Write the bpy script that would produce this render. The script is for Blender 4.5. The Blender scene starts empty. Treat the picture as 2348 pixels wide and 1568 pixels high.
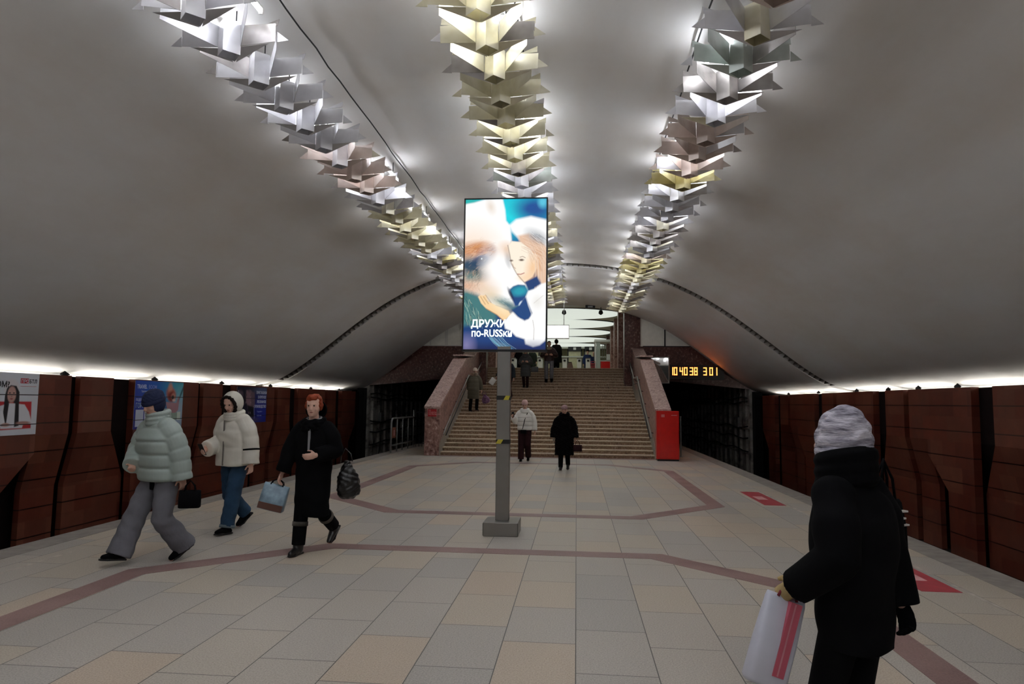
import bpy, bmesh, math, random
import numpy as np
from mathutils import Vector, Matrix

# ------------------------------------------------------------------ scene, camera, light, exposure
SC = bpy.context.scene
COL = SC.collection
random.seed(7)
cam_d = bpy.data.cameras.new('camera'); cam = bpy.data.objects.new('camera', cam_d); COL.objects.link(cam)
cam_d.sensor_width = 36.0; cam_d.lens = 24.0; cam_d.clip_start = 0.05; cam_d.clip_end = 300
cam.matrix_world = (Matrix.Translation((0, 0, 1.6)) @ Matrix.Rotation(0.09498, 4, 'Z')
                    @ Matrix.Rotation(math.pi/2 + 0.08872, 4, 'X') @ Matrix.Rotation(0.012, 4, 'Z'))
SC.camera = cam
W = bpy.data.worlds.new('world'); SC.world = W; W.use_nodes = True
W.node_tree.nodes['Background'].inputs[0].default_value = (0.5, 0.5, 0.52, 1)
W.node_tree.nodes['Background'].inputs[1].default_value = 0.0
SC.view_settings.view_transform = 'Standard'; SC.view_settings.look = 'None'
SC.view_settings.gamma = 1.0; SC.view_settings.exposure = 0.56; SC.view_settings.use_curve_mapping = False
TUBE_W = 34.0      # radiance of the ceiling tubes
COVE_W = 21.0       # radiance of the wall-top strip lamps
HALL_W = 0.5      # radiance of the luminous ceiling discs of the upper hall

# ------------------------------------------------------------------ materials
def lin(h):
    if isinstance(h, str):
        h = h.lstrip('#'); v = [int(h[i:i+2], 16)/255 for i in (0, 2, 4)]
    else: v = [c/255 for c in h]
    return tuple((c/12.92 if c <= .04045 else ((c+.055)/1.055)**2.4) for c in v) + (1.0,)
def new_mat(name):
    m = bpy.data.materials.new(name); m.use_nodes = True
    nt = m.node_tree; return m, nt, nt.nodes['Principled BSDF'], nt.nodes, nt.links
def coords(nt, kind='Object', scale=(1, 1, 1), rot=(0, 0, 0)):
    tc = nt.nodes.new('ShaderNodeTexCoord'); mp = nt.nodes.new('ShaderNodeMapping')
    mp.inputs['Scale'].default_value = scale; mp.inputs['Rotation'].default_value = rot
    nt.links.new(tc.outputs[kind], mp.inputs['Vector']); return mp.outputs['Vector']
def ramp(nt, fac, stops):
    r = nt.nodes.new('ShaderNodeValToRGB'); e = r.color_ramp.elements
    while len(e) < len(stops): e.new(0.5)
    for k, (p, c) in enumerate(stops): e[k].position = p; e[k].color = c
    nt.links.new(fac, r.inputs['Fac']); return r.outputs['Color']
def noise(nt, vec, scale, detail=3.0, rough=.55):
    n = nt.nodes.new('ShaderNodeTexNoise'); n.inputs['Scale'].default_value = scale
    n.inputs['Detail'].default_value = detail; n.inputs['Roughness'].default_value = rough
    nt.links.new(vec, n.inputs['Vector']); return n.outputs['Fac']
def mixc(nt, fac, a, b, mode='MIX'):
    m = nt.nodes.new('ShaderNodeMix'); m.data_type = 'RGBA'; m.blend_type = mode
    for s, v in ((0, fac), (6, a), (7, b)):
        if hasattr(v, 'links'): nt.links.new(v, m.inputs[s])
        else: m.inputs[s].default_value = v
    return m.outputs[2]
def bump(nt, b, h, strength=.3, dist=.01):
    n = nt.nodes.new('ShaderNodeBump'); n.inputs['Strength'].default_value = strength
    n.inputs['Distance'].default_value = dist
    nt.links.new(h, n.inputs['Height']); nt.links.new(n.outputs['Normal'], b.inputs['Normal'])
def plain(name, c, rough=.6, metal=0.0, var=.12, scale=6.0, bmp=0.0, bscale=40.0, coat=0.0, spec=.5):
    """a painted, woven or metal surface with slight procedural unevenness"""
    m, nt, b, N, L = new_mat(name); v = coords(nt)
    c = lin(c); d = tuple(x*(1-var) for x in c[:3]) + (1,); e = tuple(min(1, x*(1+var)) for x in c[:3]) + (1,)
    L.new(ramp(nt, noise(nt, v, scale), [(.3, d), (.7, e)]), b.inputs['Base Color'])
    b.inputs['Roughness'].default_value = rough; b.inputs['Metallic'].default_value = metal
    b.inputs['Coat Weight'].default_value = coat; b.inputs['Specular IOR Level'].default_value = spec
    if bmp: bump(nt, b, noise(nt, v, bscale, 4), bmp)
    return m
def glow(name, c, s):
    m, nt, b, N, L = new_mat(name); b.inputs['Base Color'].default_value = lin(c)
    b.inputs['Emission Color'].default_value = lin(c); b.inputs['Emission Strength'].default_value = s
    return m
def painted(name, emis=0.0, rough=.4):
    """colour comes from the print on the sheet (colour attribute)"""
    m, nt, b, N, L = new_mat(name)
    a = N.new('ShaderNodeVertexColor'); a.layer_name = 'print'
    b.inputs['Roughness'].default_value = rough
    if emis:
        L.new(a.outputs['Color'], b.inputs['Emission Color']); b.inputs['Emission Strength'].default_value = emis
        b.inputs['Base Color'].default_value = (.01, .01, .01, 1)
    else: L.new(a.outputs['Color'], b.inputs['Base Color'])
    return m

def mat_floor():
    m, nt, b, N, L = new_mat('granite_floor'); v = coords(nt, rot=(0, 0, math.pi/2))
    br = N.new('ShaderNodeTexBrick'); L.new(v, br.inputs['Vector'])
    br.offset = .37; br.squash = 1.0
    for k, x in (('Scale', 1.0), ('Mortar Size', .0035), ('Mortar Smooth', .1), ('Bias', -.1), ('Brick Width', .79), ('Row Height', .49)):
        br.inputs[k].default_value = x
    br.inputs['Color1'].default_value = (0, 0, 0, 1); br.inputs['Color2'].default_value = (1, 1, 1, 1)
    br.inputs['Mortar'].default_value = (.5, .5, .5, 1)
    tone = ramp(nt, br.outputs['Color'], [(0, lin('#aba7a0')), (.3, lin('#b4aea5')), (.6, lin('#b9b0a1')), (.85, lin('#bdb09f')), (1, lin('#baa896'))])
    g = noise(nt, coords(nt), 95, 2, .7)
    tone = mixc(nt, .55, tone, ramp(nt, g, [(.36, (.16, .15, .145, 1)), (.5, (.5, .5, .5, 1)), (.66, (.78, .77, .75, 1))]), 'SOFT_LIGHT')
    wear = noise(nt, coords(nt, scale=(.35, .12, 1)), 3.0, 5)
    tone = mixc(nt, .35, tone, ramp(nt, wear, [(.3, (.38, .37, .36, 1)), (.7, (.62, .61, .6, 1))]), 'SOFT_LIGHT')
    tone = mixc(nt, br.outputs['Fac'], tone, lin('#56524e'))
    L.new(tone, b.inputs['Base Color'])
    L.new(ramp(nt, wear, [(.3, (.38,)*3 + (1,)), (.7, (.55,)*3 + (1,))]), b.inputs['Roughness'])
    b.inputs['Specular IOR Level'].default_value = .4
    return m
def mat_band():
    m, nt, b, N, L = new_mat('pink_granite'); v = coords(nt)
    n = noise(nt, v, 70, 3, .7); n2 = noise(nt, v, 1.3, 3)
    c = ramp(nt, n, [(.35, lin('#775b58')), (.62, lin('#967873'))])
    c = mixc(nt, .4, c, ramp(nt, n2, [(.35, lin('#6f5656')), (.65, lin('#a88c86'))]))
    L.new(c, b.inputs['Base Color']); b.inputs['Roughness'].default_value = .45
    return m
def mat_plaster():
    m, nt, b, N, L = new_mat('vault_plaster'); v = coords(nt, scale=(1, 1, 1))
    n = noise(nt, v, .35, 5, .6); n2 = noise(nt, coords(nt, scale=(1, .3, 1)), 1.4, 6, .6)
    c = ramp(nt, n, [(.3, lin('#d9d3cb')), (.5, lin('#e0dedb')), (.7, lin('#e3e5e6'))])
    c = mixc(nt, .3, c, ramp(nt, n2, [(.35, lin('#d3ccc4')), (.6, lin('#e5e6e5'))]))
    L.new(c, b.inputs['Base Color']); b.inputs['Roughness'].default_value = .55
    bump(nt, b, noise(nt, v, 3.0, 5), .25, .02)
    return m
def mat_cladding():
    m, nt, b, N, L = new_mat('red_granite_cladding')
    sp = N.new('ShaderNodeSeparateXYZ'); cb = N.new('ShaderNodeCombineXYZ')
    L.new(coords(nt), sp.inputs[0]); L.new(sp.outputs[1], cb.inputs[0]); L.new(sp.outputs[2], cb.inputs[1])
    br = N.new('ShaderNodeTexBrick'); L.new(cb.outputs[0], br.inputs['Vector']); br.offset = .43
    for k, x in (('Scale', 1.0), ('Mortar Size', .004), ('Bias', 0.0), ('Brick Width', .46), ('Row Height', .48)):
        br.inputs[k].default_value = x
    br.inputs['Color1'].default_value = (0, 0, 0, 1); br.inputs['Color2'].default_value = (1, 1, 1, 1); br.inputs['Mortar'].default_value = (.5,)*3 + (1,)
    tone = ramp(nt, br.outputs['Color'], [(0, lin('#5e2b20')), (.35, lin('#70392a')), (.65, lin('#66392c')), (1, lin('#7d4a38'))])
    vein = noise(nt, coords(nt, scale=(1, 1, 1)), 2.6, 7, .65)
    tone = mixc(nt, .6, tone, ramp(nt, vein, [(.3, (.33, .31, .3, 1)), (.55, (.5, .5, .5, 1)), (.72, (.7, .68, .62, 1))]), 'SOFT_LIGHT')
    # long horizontal courses: joint every .48 m
    ma = N.new('ShaderNodeMath'); ma.operation = 'MODULO'; ad = N.new('ShaderNodeMath'); ad.operation = 'ADD'
    ad.inputs[1].default_value = 10.08 - 1.634 + .0 ; L.new(sp.outputs[2], ad.inputs[0]); L.new(ad.outputs[0], ma.inputs[0]); ma.inputs[1].default_value = .48
    lt = N.new('ShaderNodeMath'); lt.operation = 'LESS_THAN'; lt.inputs[1].default_value = .02; L.new(ma.outputs[0], lt.inputs[0])
    tone = mixc(nt, lt.outputs[0], tone, lin('#1c0a08'))
    L.new(tone, b.inputs['Base Color']); b.inputs['Roughness'].default_value = .30; b.inputs['Specular IOR Level'].default_value = .55
    return m
def mat_marble(name, a, bb, c, scale=5.0, rough=.35):
    m, nt, b, N, L = new_mat(name); v = coords(nt, scale=(1, 1, .8))
    n = noise(nt, v, scale, 8, .75); n2 = noise(nt, v, scale*4, 5, .7)
    col = ramp(nt, n, [(.36, lin(a)), (.5, lin(bb)), (.6, lin(bb)), (.72, lin(c))])
    col = mixc(nt, .5, col, ramp(nt, n2, [(.36, lin(a)), (.55, lin(bb)), (.66, lin(c))]))
    L.new(col, b.inputs['Base Color']); b.inputs['Roughness'].default_value = rough
    return m
def mat_sheet(name, c, c2):
    m, nt, b, N, L = new_mat(name); v = coords(nt)
    L.new(ramp(nt, noise(nt, v, 3.0, 3), [(.35, lin(c)), (.65, lin(c2))]), b.inputs['Base Color'])
    L.new(ramp(nt, noise(nt, coords(nt, scale=(1, 1, 6)), 9.0, 3), [(.3, (.30,)*3 + (1,)), (.7, (.44,)*3 + (1,))]), b.inputs['Roughness'])
    b.inputs['Metallic'].default_value = .55
    return m
def mat_concrete():
    m, nt, b, N, L = new_mat('sooty_concrete'); v = coords(nt)
    c = ramp(nt, noise(nt, v, 1.6, 7, .7), [(.35, lin('#4a4744')), (.5, lin('#b0aca6')), (.7, lin('#dad7d2'))])
    L.new(c, b.inputs['Base Color']); b.inputs['Roughness'].default_value = .85
    bump(nt, b, noise(nt, v, 12, 5), .5, .02); return m

M = {}
M['floor'] = mat_floor(); M['band'] = mat_band(); M['plaster'] = mat_plaster(); M['clad'] = mat_cladding()
M['recess_shade'] = plain('recess_shade', '#140706', .85, var=.3, spec=.15)  # near-black back paints deeper shadow into the shallow wall recesses
M['groove'] = plain('dark_red_reveal', '#2c0f0a', .4, var=.3)
M['marble'] = mat_marble('pink_brown_marble', '#56332b', '#a07a70', '#e2cfc6', 3.2)
M['marble_dark'] = mat_marble('dark_red_marble', '#2e110c', '#57302a', '#ac9888', 3.0, .3)
M['coping'] = mat_marble('light_pink_marble', '#7c544c', '#c9afa6', '#f0e2da', 4.5)
M['riser'] = mat_marble('brown_stair_marble', '#664d39', '#9d8167', '#dccab6', 5.0, .45)
M['tread'] = mat_marble('worn_tread_stone', '#a3917d', '#c8b69f', '#ddd0bd', 9.0, .5)
M['skirt'] = plain('grey_painted_plaster', '#8f867a', .7, bmp=.2)
M['white_panel'] = plain('white_fluted_panel', '#ecece4', .5, var=.05)
M['concrete'] = mat_concrete()
M['dark'] = plain('near_black', '#0d0c0c', .95, var=.3)  # even near-black for tunnel ends, platform sides and slabs over the tracks
M['ballast'] = plain('track_ballast', '#1b1917', .95, var=.5, scale=14, bmp=.6)
M['steel'] = plain('brushed_steel', '#8e8b87', .34, .85, var=.08, scale=3)
M['rail_paint'] = plain('grey_rail_paint', '#8b8d8c', .4, .3)
M['black'] = plain('black_plastic', '#0c0d10', .35, var=.1)
M['dark_metal'] = plain('dark_metal', '#26262a', .45, .7)
M['slat'] = plain('brown_louvre_slat', '#4c443c', .6, .3)
M['red'] = plain('red_lacquer', '#d01008', .3, var=.08, coat=.3)
M['white_paint'] = plain('white_paint', '#d8d8d4', .5, var=.05)
M['hall_white'] = plain('hall_ceiling_white', '#c3c7be', .6, var=.05)
M['worn_white'] = plain('worn_white_line', '#bdb5aa', .6, var=.25, scale=9)
M['yellow'] = plain('yellow_tape', '#c9ba3a', .5); M['tape_black'] = plain('black_tape', '#141414', .5)
M['red_sticker'] = plain('red_floor_sticker', '#b23a45', .45, var=.15); M['pale_print'] = plain('pale_print', '#e0a8a8', .5)
M['wire'] = plain('cable_black', '#101010', .7)
M['tube'] = glow('lit_tube', '#f4f7ff', TUBE_W); M['cove'] = glow('lit_strip', '#fbf6ec', COVE_W)
M['disc'] = glow('luminous_panel', '#e9f2ea', HALL_W); M['signlit'] = glow('lit_sign_face', '#fffdf0', 1.15)
M['digit'] = glow('amber_digit', '#ffa050', 1.7); M['lamp_dot'] = glow('small_lit_bulb', '#ffe8d0', 6.0)
M['glass'] = plain('pale_glass', '#aab4ac', .08, var=.03)
SHEETS = [mat_sheet('silver_sheet', '#c9c8cc', '#dddde0'), mat_sheet('brass_sheet', '#a79c68', '#cdc6a0'), mat_sheet('rosy_sheet', '#c3b3ab', '#dacfc8'),
          mat_sheet('greenish_sheet', '#b3bdb6', '#d2d8d4'), mat_sheet('grey_sheet', '#8f8a86', '#b2adaa'), mat_sheet('cream_sheet', '#cfc9ac', '#e6e2cf')]
SHEET_WORD = ['silver', 'brass yellow', 'rosy', 'pale green', 'dull grey', 'cream']

# ------------------------------------------------------------------ mesh helpers
class MB:
    def __init__(s): s.v = []; s.f = []
    def add(s, vs, fs):
        o = len(s.v); s.v += [tuple(map(float, p)) for p in vs]; s.f += [tuple(i+o for i in f) for f in fs]; return s
    def box(s, x0, x1, y0, y1, z0, z1):
        return s.add([(x0,y0,z0),(x1,y0,z0),(x1,y1,z0),(x0,y1,z0),(x0,y0,z1),(x1,y0,z1),(x1,y1,z1),(x0,y1,z1)],
                     [(0,3,2,1),(4,5,6,7),(0,1,5,4),(1,2,6,5),(2,3,7,6),(3,0,4,7)])
    def prism(s, pts, d):
        """closed polygon of 3-D points swept along vector d"""
        n = len(pts); d = Vector(d); a = [Vector(p) for p in pts]; b = [p+d for p in a]
        return s.add(a+b, [tuple(range(n))[::-1], tuple(range(n, 2*n))] + [(i, (i+1) % n, n+(i+1) % n, n+i) for i in range(n)])
    def plate(s, pts, t=.004):
        a = [Vector(p) for p in pts]; n = (a[1]-a[0]).cross(a[2]-a[0]).normalized()*t
        return s.prism([p-n*.5 for p in a], n)
    def tube(s, pts, r, n=8):
        """constant or varying radius pipe"""
        P = [Vector(p) for p in pts]; R = r if isinstance(r, (list, tuple)) else [r]*len(P)
        t = (P[1]-P[0]).normalized(); u = t.orthogonal().normalized(); rings = []
        for i, p in enumerate(P):
            t2 = (P[min(i+1, len(P)-1)]-P[max(i-1, 0)]).normalized()
            u = (u - t2*u.dot(t2)).normalized(); w = t2.cross(u)
            rings.append([p+(u*math.cos(2*math.pi*k/n)+w*math.sin(2*math.pi*k/n))*R[i] for k in range(n)])
        vs = [q for r_ in rings for q in r_]; fs = []
        for i in range(len(P)-1):
            for k in range(n): fs.append((i*n+k, i*n+(k+1) % n, (i+1)*n+(k+1) % n, (i+1)*n+k))
        fs += [tuple(range(n))[::-1], tuple((len(P)-1)*n+k for k in range(n))]
        return s.add(vs, fs)
    def grid(s, rows):
        nr, nc = len(rows), len(rows[0])
        return s.add([p for r in rows for p in r], [(i*nc+j, i*nc+j+1, (i+1)*nc+j+1, (i+1)*nc+j) for i in range(nr-1) for j in range(nc-1)])
    def mesh(s, name, mat, smooth=False):
        me = bpy.data.meshes.new(name); me.from_pydata(s.v, [], s.f)
        if mat: me.materials.append(mat)
        if smooth: me.shade_smooth()
        me.update(); return me
def obj(name, mb, mat=None, parent=None, smooth=False, fix=True):
    me = mb.mesh(name, mat, smooth) if isinstance(mb, MB) else mb
    if fix and isinstance(mb, MB):
        bm = bmesh.new(); bm.from_mesh(me); bmesh.ops.recalc_face_normals(bm, faces=bm.faces); bm.to_mesh(me); bm.free()
    o = bpy.data.objects.new(name, me); COL.objects.link(o)
    if parent: o.parent = parent
    return o
def bevel(o, w=.004, seg=2):
    m = o.modifiers.new('bevel', 'BEVEL'); m.width = w; m.segments = seg; m.limit_method = 'ANGLE'; return o
def tag(o, label, cat, group=None):
    o['label'] = label; o['category'] = cat
    if group: o['group'] = group
    return o
def thing(name, label, cat, loc=(0, 0, 0), rz=0.0, group=None):
    o = bpy.data.objects.new(name, None); o.empty_display_size = .1; COL.objects.link(o)
    o.location = loc; o.rotation_euler = (0, 0, rz); return tag(o, label, cat, group)
def struct(name, mb, mat, parent=None, smooth=False, fix=True):
    o = obj(name, mb, mat, parent, smooth, fix)
    if not parent: o['kind'] = 'structure'
    return o
def text(name, body, size, loc, rot, mat, parent=None, bold=0.0, ext=.002, align='LEFT', sx=1.0):
    cu = bpy.data.curves.new(name, 'FONT'); cu.body = body; cu.size = size; cu.extrude = ext; cu.offset = bold; cu.align_x = align
    cu.resolution_u = 3
    t = bpy.data.objects.new(name, cu); COL.objects.link(t)
    me = bpy.data.meshes.new_from_object(t.evaluated_get(bpy.context.evaluated_depsgraph_get()))
    bpy.data.objects.remove(t); me.name = name; me.materials.clear(); me.materials.append(mat)
    o = bpy.data.objects.new(name, me); COL.objects.link(o); o.location = loc; o.rotation_euler = rot; o.scale = (sx, 1, 1)
    if parent: o.parent = parent
    return o
ORD = ['first','second','third','fourth','fifth','sixth','seventh','eighth','ninth','tenth','eleventh','twelfth','thirteenth','fourteenth','fifteenth','sixteenth','seventeenth','eighteenth','nineteenth','twentieth']
TENS = ['twenty', 'thirty', 'forty', 'fifty', 'sixty']
def ordw(k):
    if k < 20: return ORD[k]
    k += 1; t, u = divmod(k, 10)
    if u == 0: return {3: 'thirtieth', 4: 'fortieth', 5: 'fiftieth', 6: 'sixtieth'}[t]
    return TENS[t-2] + '-' + ORD[u-1]

# ------------------------------------------------------------------ the station: levels and edges
CX = -0.92                                    # axis of the hall
PL, PR = -6.0, 4.13                           # platform edges
YS, YF = 20.5, 28.5                           # foot of the stairs, end facade
Y0 = -22.0
_t = [(0,5.72),(1,5.69),(2,5.58),(3.15,5.30),(4.4,4.75),(5.6,3.98),(6.8,3.03),(7.6,2.46),(8.05,2.20)]
_c = np.polyfit([a*a for a, _ in _t], [b for _, b in _t], 4); _e = float(np.polyval(_c, 8.0**2))
def vz(x):
    x = abs(x)
    return float(np.polyval(_c, x*x)) if x < 8.0 else float(np.interp(x, [8.0, 8.45, 8.8, 8.88], [_e, 2.08, 2.03, 1.6]))

# platform floor and the octagonal bands let into it
struct('floor', MB().box(PL, PR, Y0, 20.55, -.25, 0).box(PL, -4.1, 20.55, 36, -.25, 0).box(2.28, PR, 20.55, 36, -.25, 0), M['floor'])
def octagon(ya, yb, hw=3.26, ch=1.42, w=.25):
    def ring(k):
        h, c = hw-k, ch-k*.414*1.0
        return [(CX-h+c, ya+k), (CX+h-c, ya+k), (CX+h, ya+k+c), (CX+h, yb-k-c), (CX+h-c, yb-k), (CX-h+c, yb-k), (CX-h, yb-k-c), (CX-h, ya+k+c)]
    a, b = ring(0), ring(w); mb = MB()
    for i in range(8):
        j = (i+1) % 8
        mb.prism([(a[i][0], a[i][1], -.002), (a[j][0], a[j][1], -.002), (b[j][0], b[j][1], -.002), (b[i][0], b[i][1], -.002)], (0, 0, .0045))
    return mb
struct('trim_1', octagon(-3.0, 7.62), M['band']); struct('trim_2', octagon(9.82, 18.45), M['band'])
struct('trim_3', MB().box(-4.1, 2.28, 20.2, 20.5, -.002, .0025), M['band'])
# worn lines along both platform edges, drawn as short broken dashes
for nm, x in (('trim_4', PL+.78), ('trim_5', PR-.72)):
    mb = MB(); y = -4.0
    while y < 27:
        l = random.uniform(.3, 1.1)
        mb.box(x-random.uniform(.012, .03), x+random.uniform(.012, .03), y, y+l, -.001, .002); y += l+random.uniform(.02, .3)
    struct(nm, mb, M['worn_white'])
struct('trim_6', MB().box(PL, PL+.35, Y0, 36, -.001, .003), plain('grey_edge_slab', '#8f8982', .55, var=.2))
struct('trim_7', MB().box(PR-.35, PR, Y0, 36, -.001, .003), plain('grey_edge_slab_right', '#8f8982', .55, var=.2))
# track beds
for nm, a, b_ in (('floor_left_track', CX-8.9, PL+.4), ('floor_right_track', PR-.4, CX+8.9)):
    struct(nm, MB().box(a, b_, Y0, 62, -1.45, -1.25), M['ballast'])
for nm, x in (('wall_left_platform', PL+.3), ('wall_right_platform', PR-.3)):
    struct(nm, MB().box(x-.08, x+.08, Y0, 36, -1.25, -.25), M['dark'])
for sx, c in ((-1, PL-1.55), (1, PR+1.5)):
    for d in (-.76, .76):
        o = obj('running_rail', MB().prism([(c+d-.06, Y0, -1.25), (c+d+.06, Y0, -1.25), (c+d+.02, Y0, -1.2), (c+d+.036, Y0, -1.1), (c+d-.036, Y0, -1.1), (c+d-.02, Y0, -1.2)], (0, 62-Y0, 0)), M['dark_metal'])
        tag(o, 'dark steel running rail on the %s track bed, %s the platform' % ('left' if sx < 0 else 'right', 'nearer to' if (d > 0) == (sx < 0) else 'farther from'), 'rail', 'rails of the tracks')

# vaulted ceiling with its louvred expansion joint
def vault_rows(ya, yb, off=0.0, n=120, ny=2):
    rows = []
    for i in range(ny):
        y = ya+(yb-ya)*i/(ny-1)
        rows.append([(CX+x, y, vz(x)+off) for x in np.linspace(-8.88, 8.88, n)])
    return rows
YJ0, YJ1 = 19.85, 20.38
vm = MB().grid(vault_rows(Y0, YJ0)); vm.grid(vault_rows(YJ1, YF+.25))
vm.grid([[(CX+x, YJ0, vz(x)) for x in np.linspace(-8.88, 8.88, 120)], [(CX+x, YJ0, vz(x)+.16) for x in np.linspace(-8.88, 8.88, 120)]])
vm.grid([[(CX+x, YJ1, vz(x)) for x in np.linspace(-8.88, 8.88, 120)], [(CX+x, YJ1, vz(x)+.16) for x in np.linspace(-8.88, 8.88, 120)]])
bmv = vm.mesh('ceiling', M['plaster'], True); b2 = bmesh.new(); b2.from_mesh(bmv); bmesh.ops.remove_doubles(b2, verts=b2.verts, dist=1e-4)
for f in b2.faces:
    f.normal_update()
    if abs(f.normal.y) < .5 and f.normal.z > 0: f.normal_flip()
for e in b2.edges:
    if len(e.link_faces) == 2 and e.calc_face_angle(0) > 1: e.smooth = False
b2.to_mesh(bmv); b2.free(); o = bpy.data.objects.new('ceiling', bmv); COL.objects.link(o); o['kind'] = 'structure'
struct('trim_8', MB().grid(vault_rows(YJ0, YJ1, .14)), M['slat'], smooth=True)
mb = MB(); arc = [(-8.1, )]; xs = [-8.1]
while xs[-1] < 8.1:                               # louvre ribs, evenly spaced along the arc
    x = xs[-1]; sl = (vz(x+.05)-vz(x))/.05; xs.append(x+.17/math.hypot(1, sl))
for x in xs:
    sl = math.atan2(vz(x+.04)-vz(x-.04), .08); c, s_ = math.cos(sl), math.sin(sl)
    z = vz(x)+.02; X = CX+x
    mb.prism([(X-.012*c, YJ0+.02, z-.012*s_), (X+.012*c, YJ0+.02, z+.012*s_), (X+.012*c-.12*s_, YJ0+.02, z+.012*s_+.12*c), (X-.012*c-.12*s_, YJ0+.02, z-.012*s_+.12*c)], (0, YJ1-YJ0-.04, 0))
struct('trim_9', mb, M['slat'])

# track walls: raised granite slabs in front of a dark back, repeating every 4.14 m
PER = 4.14
def wall(side):
    def X(off, z): return CX + side*off
    ZB = [-1.25, .05, .96, 1.985]                     # bend heights
    slab, rec = [8.27, 8.27, 8.07, 8.07], [8.50, 8.50, 8.21, 8.21]
    def offs(z, tab):
        return float(np.interp(z, ZB, tab))
    m = MB()
    def panel(poly, flat=False, th=.1):
        """poly: (y, z) outline; front face follows the wall profile, cut at bend heights"""
        cuts = [-1.25, .05, .96, 1.985]
        for a, b_ in zip(cuts[:-1], cuts[1:]):
            pts = clip(clip(poly, a, True), b_, False)
            if len(pts) < 3: continue
            f = [(X(8.07 if flat else offs(z, slab), z), y, z) for y, z in pts]
            m.prism(f, (side*th, 0, 0))
    def clip(poly, zc, keep_above):
        out = []
        for i in range(len(poly)):
            p, q = poly[i], poly[(i+1) % len(poly)]
            ip = (p[1] >= zc-1e-9) if keep_above else (p[1] <= zc+1e-9); iq = (q[1] >= zc-1e-9) if keep_above else (q[1] <= zc+1e-9)
            if ip: out.append(p)
            if ip != iq:
                t = (zc-p[1])/(q[1]-p[1]); out.append((p[0]+t*(q[0]-p[0]), zc))
        return out
    T, B = 1.985, -1.25
    for k in range(-5, 4):
        g = 12.55+PER*k
        if g-1.9 > YF+1: continue
        # unit: lower gap ends at g-1.86; groove g-1.12..g-.9; upper gap g..g+.65
        panel([(g-1.86, T), (g-1.86, B), (g-1.12, B), (g-1.12, T)])
        panel([(g-.9, T), (g-.9, B), (g+.68, B), (g+.68, .05), (g, .96), (g, T)])
        panel([(g+.65, T), (g+.68, B), (g+1.56, B), (g+1.56, 0.0), (g+PER-1.86, .66), (g+PER-1.86, T)], flat=True, th=.14)
        for ga, gb in ((g-1.12, g-.9),):
            pass
    o = struct('wall_left' if side < 0 else 'wall_right', m, M['clad'])
    bk = MB()
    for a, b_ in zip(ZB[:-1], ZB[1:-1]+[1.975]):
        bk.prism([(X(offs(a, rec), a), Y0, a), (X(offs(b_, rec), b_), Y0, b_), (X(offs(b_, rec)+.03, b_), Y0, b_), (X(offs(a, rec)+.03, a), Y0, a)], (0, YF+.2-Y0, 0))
    r = obj('wall_back', bk, M['recess_shade'], o)
    return o
wall(-1); wall(1)
# strip lamps hidden behind the top of both walls
for side in (-1, 1):
    y = -10.5; k = 0
    while y < YF-1.5:
        x = CX+side*8.46
        t = thing('strip_lamp', 'strip lamp behind the %s track wall top, %s counting from the camera end' % ('left' if side < 0 else 'right', ordw(k)), 'lamp', (x, y, 1.90), 0, 'strip lamps on top of the %s wall' % ('left' if side < 0 else 'right'))
        obj('lamp_tube', MB().tube([(0, .05, .02), (0, 2.2, .02)], .016), M['cove'], t)
        obj('lamp_holder', MB().box(-.02, .02, 0, 2.25, -.05, 0), M['dark_metal'], t)
        y += 2.5; k += 1
# small cable clamps standing up along the wall tops
for side, ys in ((-1, (9.4, 11.3, 13.9, 16.7, 19.5, 22.6, 25.4)), (1, (11.6, 13.7, 15.2, 16.6, 18.4, 21.2, 24.1))):
    for k, y in enumerate(ys):
        mb = MB().box(-.03, .03, -.05, .05, 0, .05).tube([(0, -.1, .02), (0, 0, .07), (0, .11, .015)], .014, 6)
        o = obj('cable_clamp', mb, M['wire']); o.location = (CX+side*8.11, y, 1.985)
        tag(o, 'small black cable clamp on the %s wall top, %s from the near end' % ('left' if side < 0 else 'right', ordw(k)), 'clamp', 'cable clamps on the %s wall top' % ('left' if side < 0 else 'right'))
# the near end wall behind the camera
struct('wall_back', MB().box(CX-8.9, CX+8.9, Y0-.3, Y0, -1.4, 5.9), M['plaster'])

# ------------------------------------------------------------------ folded sheet-metal ceiling lights
def vneg(s, p): return (s*p[0], p[1], p[2])
def m_box():
    mb = MB(); r = .115; q = [(0, -r), (r, 0), (0, r), (-r, 0)]
    for i in range(4):
        a, b_ = q[i], q[(i+1) % 4]; mb.plate([(a[0], a[1], 0), (b_[0], b_[1], 0), (b_[0], b_[1], .33), (a[0], a[1], .33)], .004)
    return mb.mesh('lantern_box', SHEETS[0])
def m_side(s): return MB().plate([vneg(s, p) for p in ((.117, .0, .09), (.48, -.02, .11), (.48, -.02, .29), (.117, 0, .30))]).mesh('side_panel', SHEETS[0])
def m_wing(s): return MB().plate([vneg(s, p) for p in ((.117, -.004, .09), (.40, -.50, .10), (.40, -.50, .29), (.117, -.004, .31))]).mesh('slanted_wing', SHEETS[0])
def m_fin(s): return MB().plate([vneg(s, p) for p in ((.48, -.01, .11), (.60, .0, .13), (.48, -.01, .22))]).mesh('corner_fin', SHEETS[0])
def m_flap(s): return MB().plate([vneg(s, p) for p in ((.117, .005, .088), (.40, .0, .105), (.012, .125, .0))]).mesh('reflector_flap', SHEETS[0])
def m_tip(s): return MB().plate([vneg(s, p) for p in ((.48, -.01, .29), (.26, .02, .29), (.48, .03, .38))]).mesh('upper_tip', SHEETS[0])
MM = [('lantern_box', m_box())]
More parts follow.
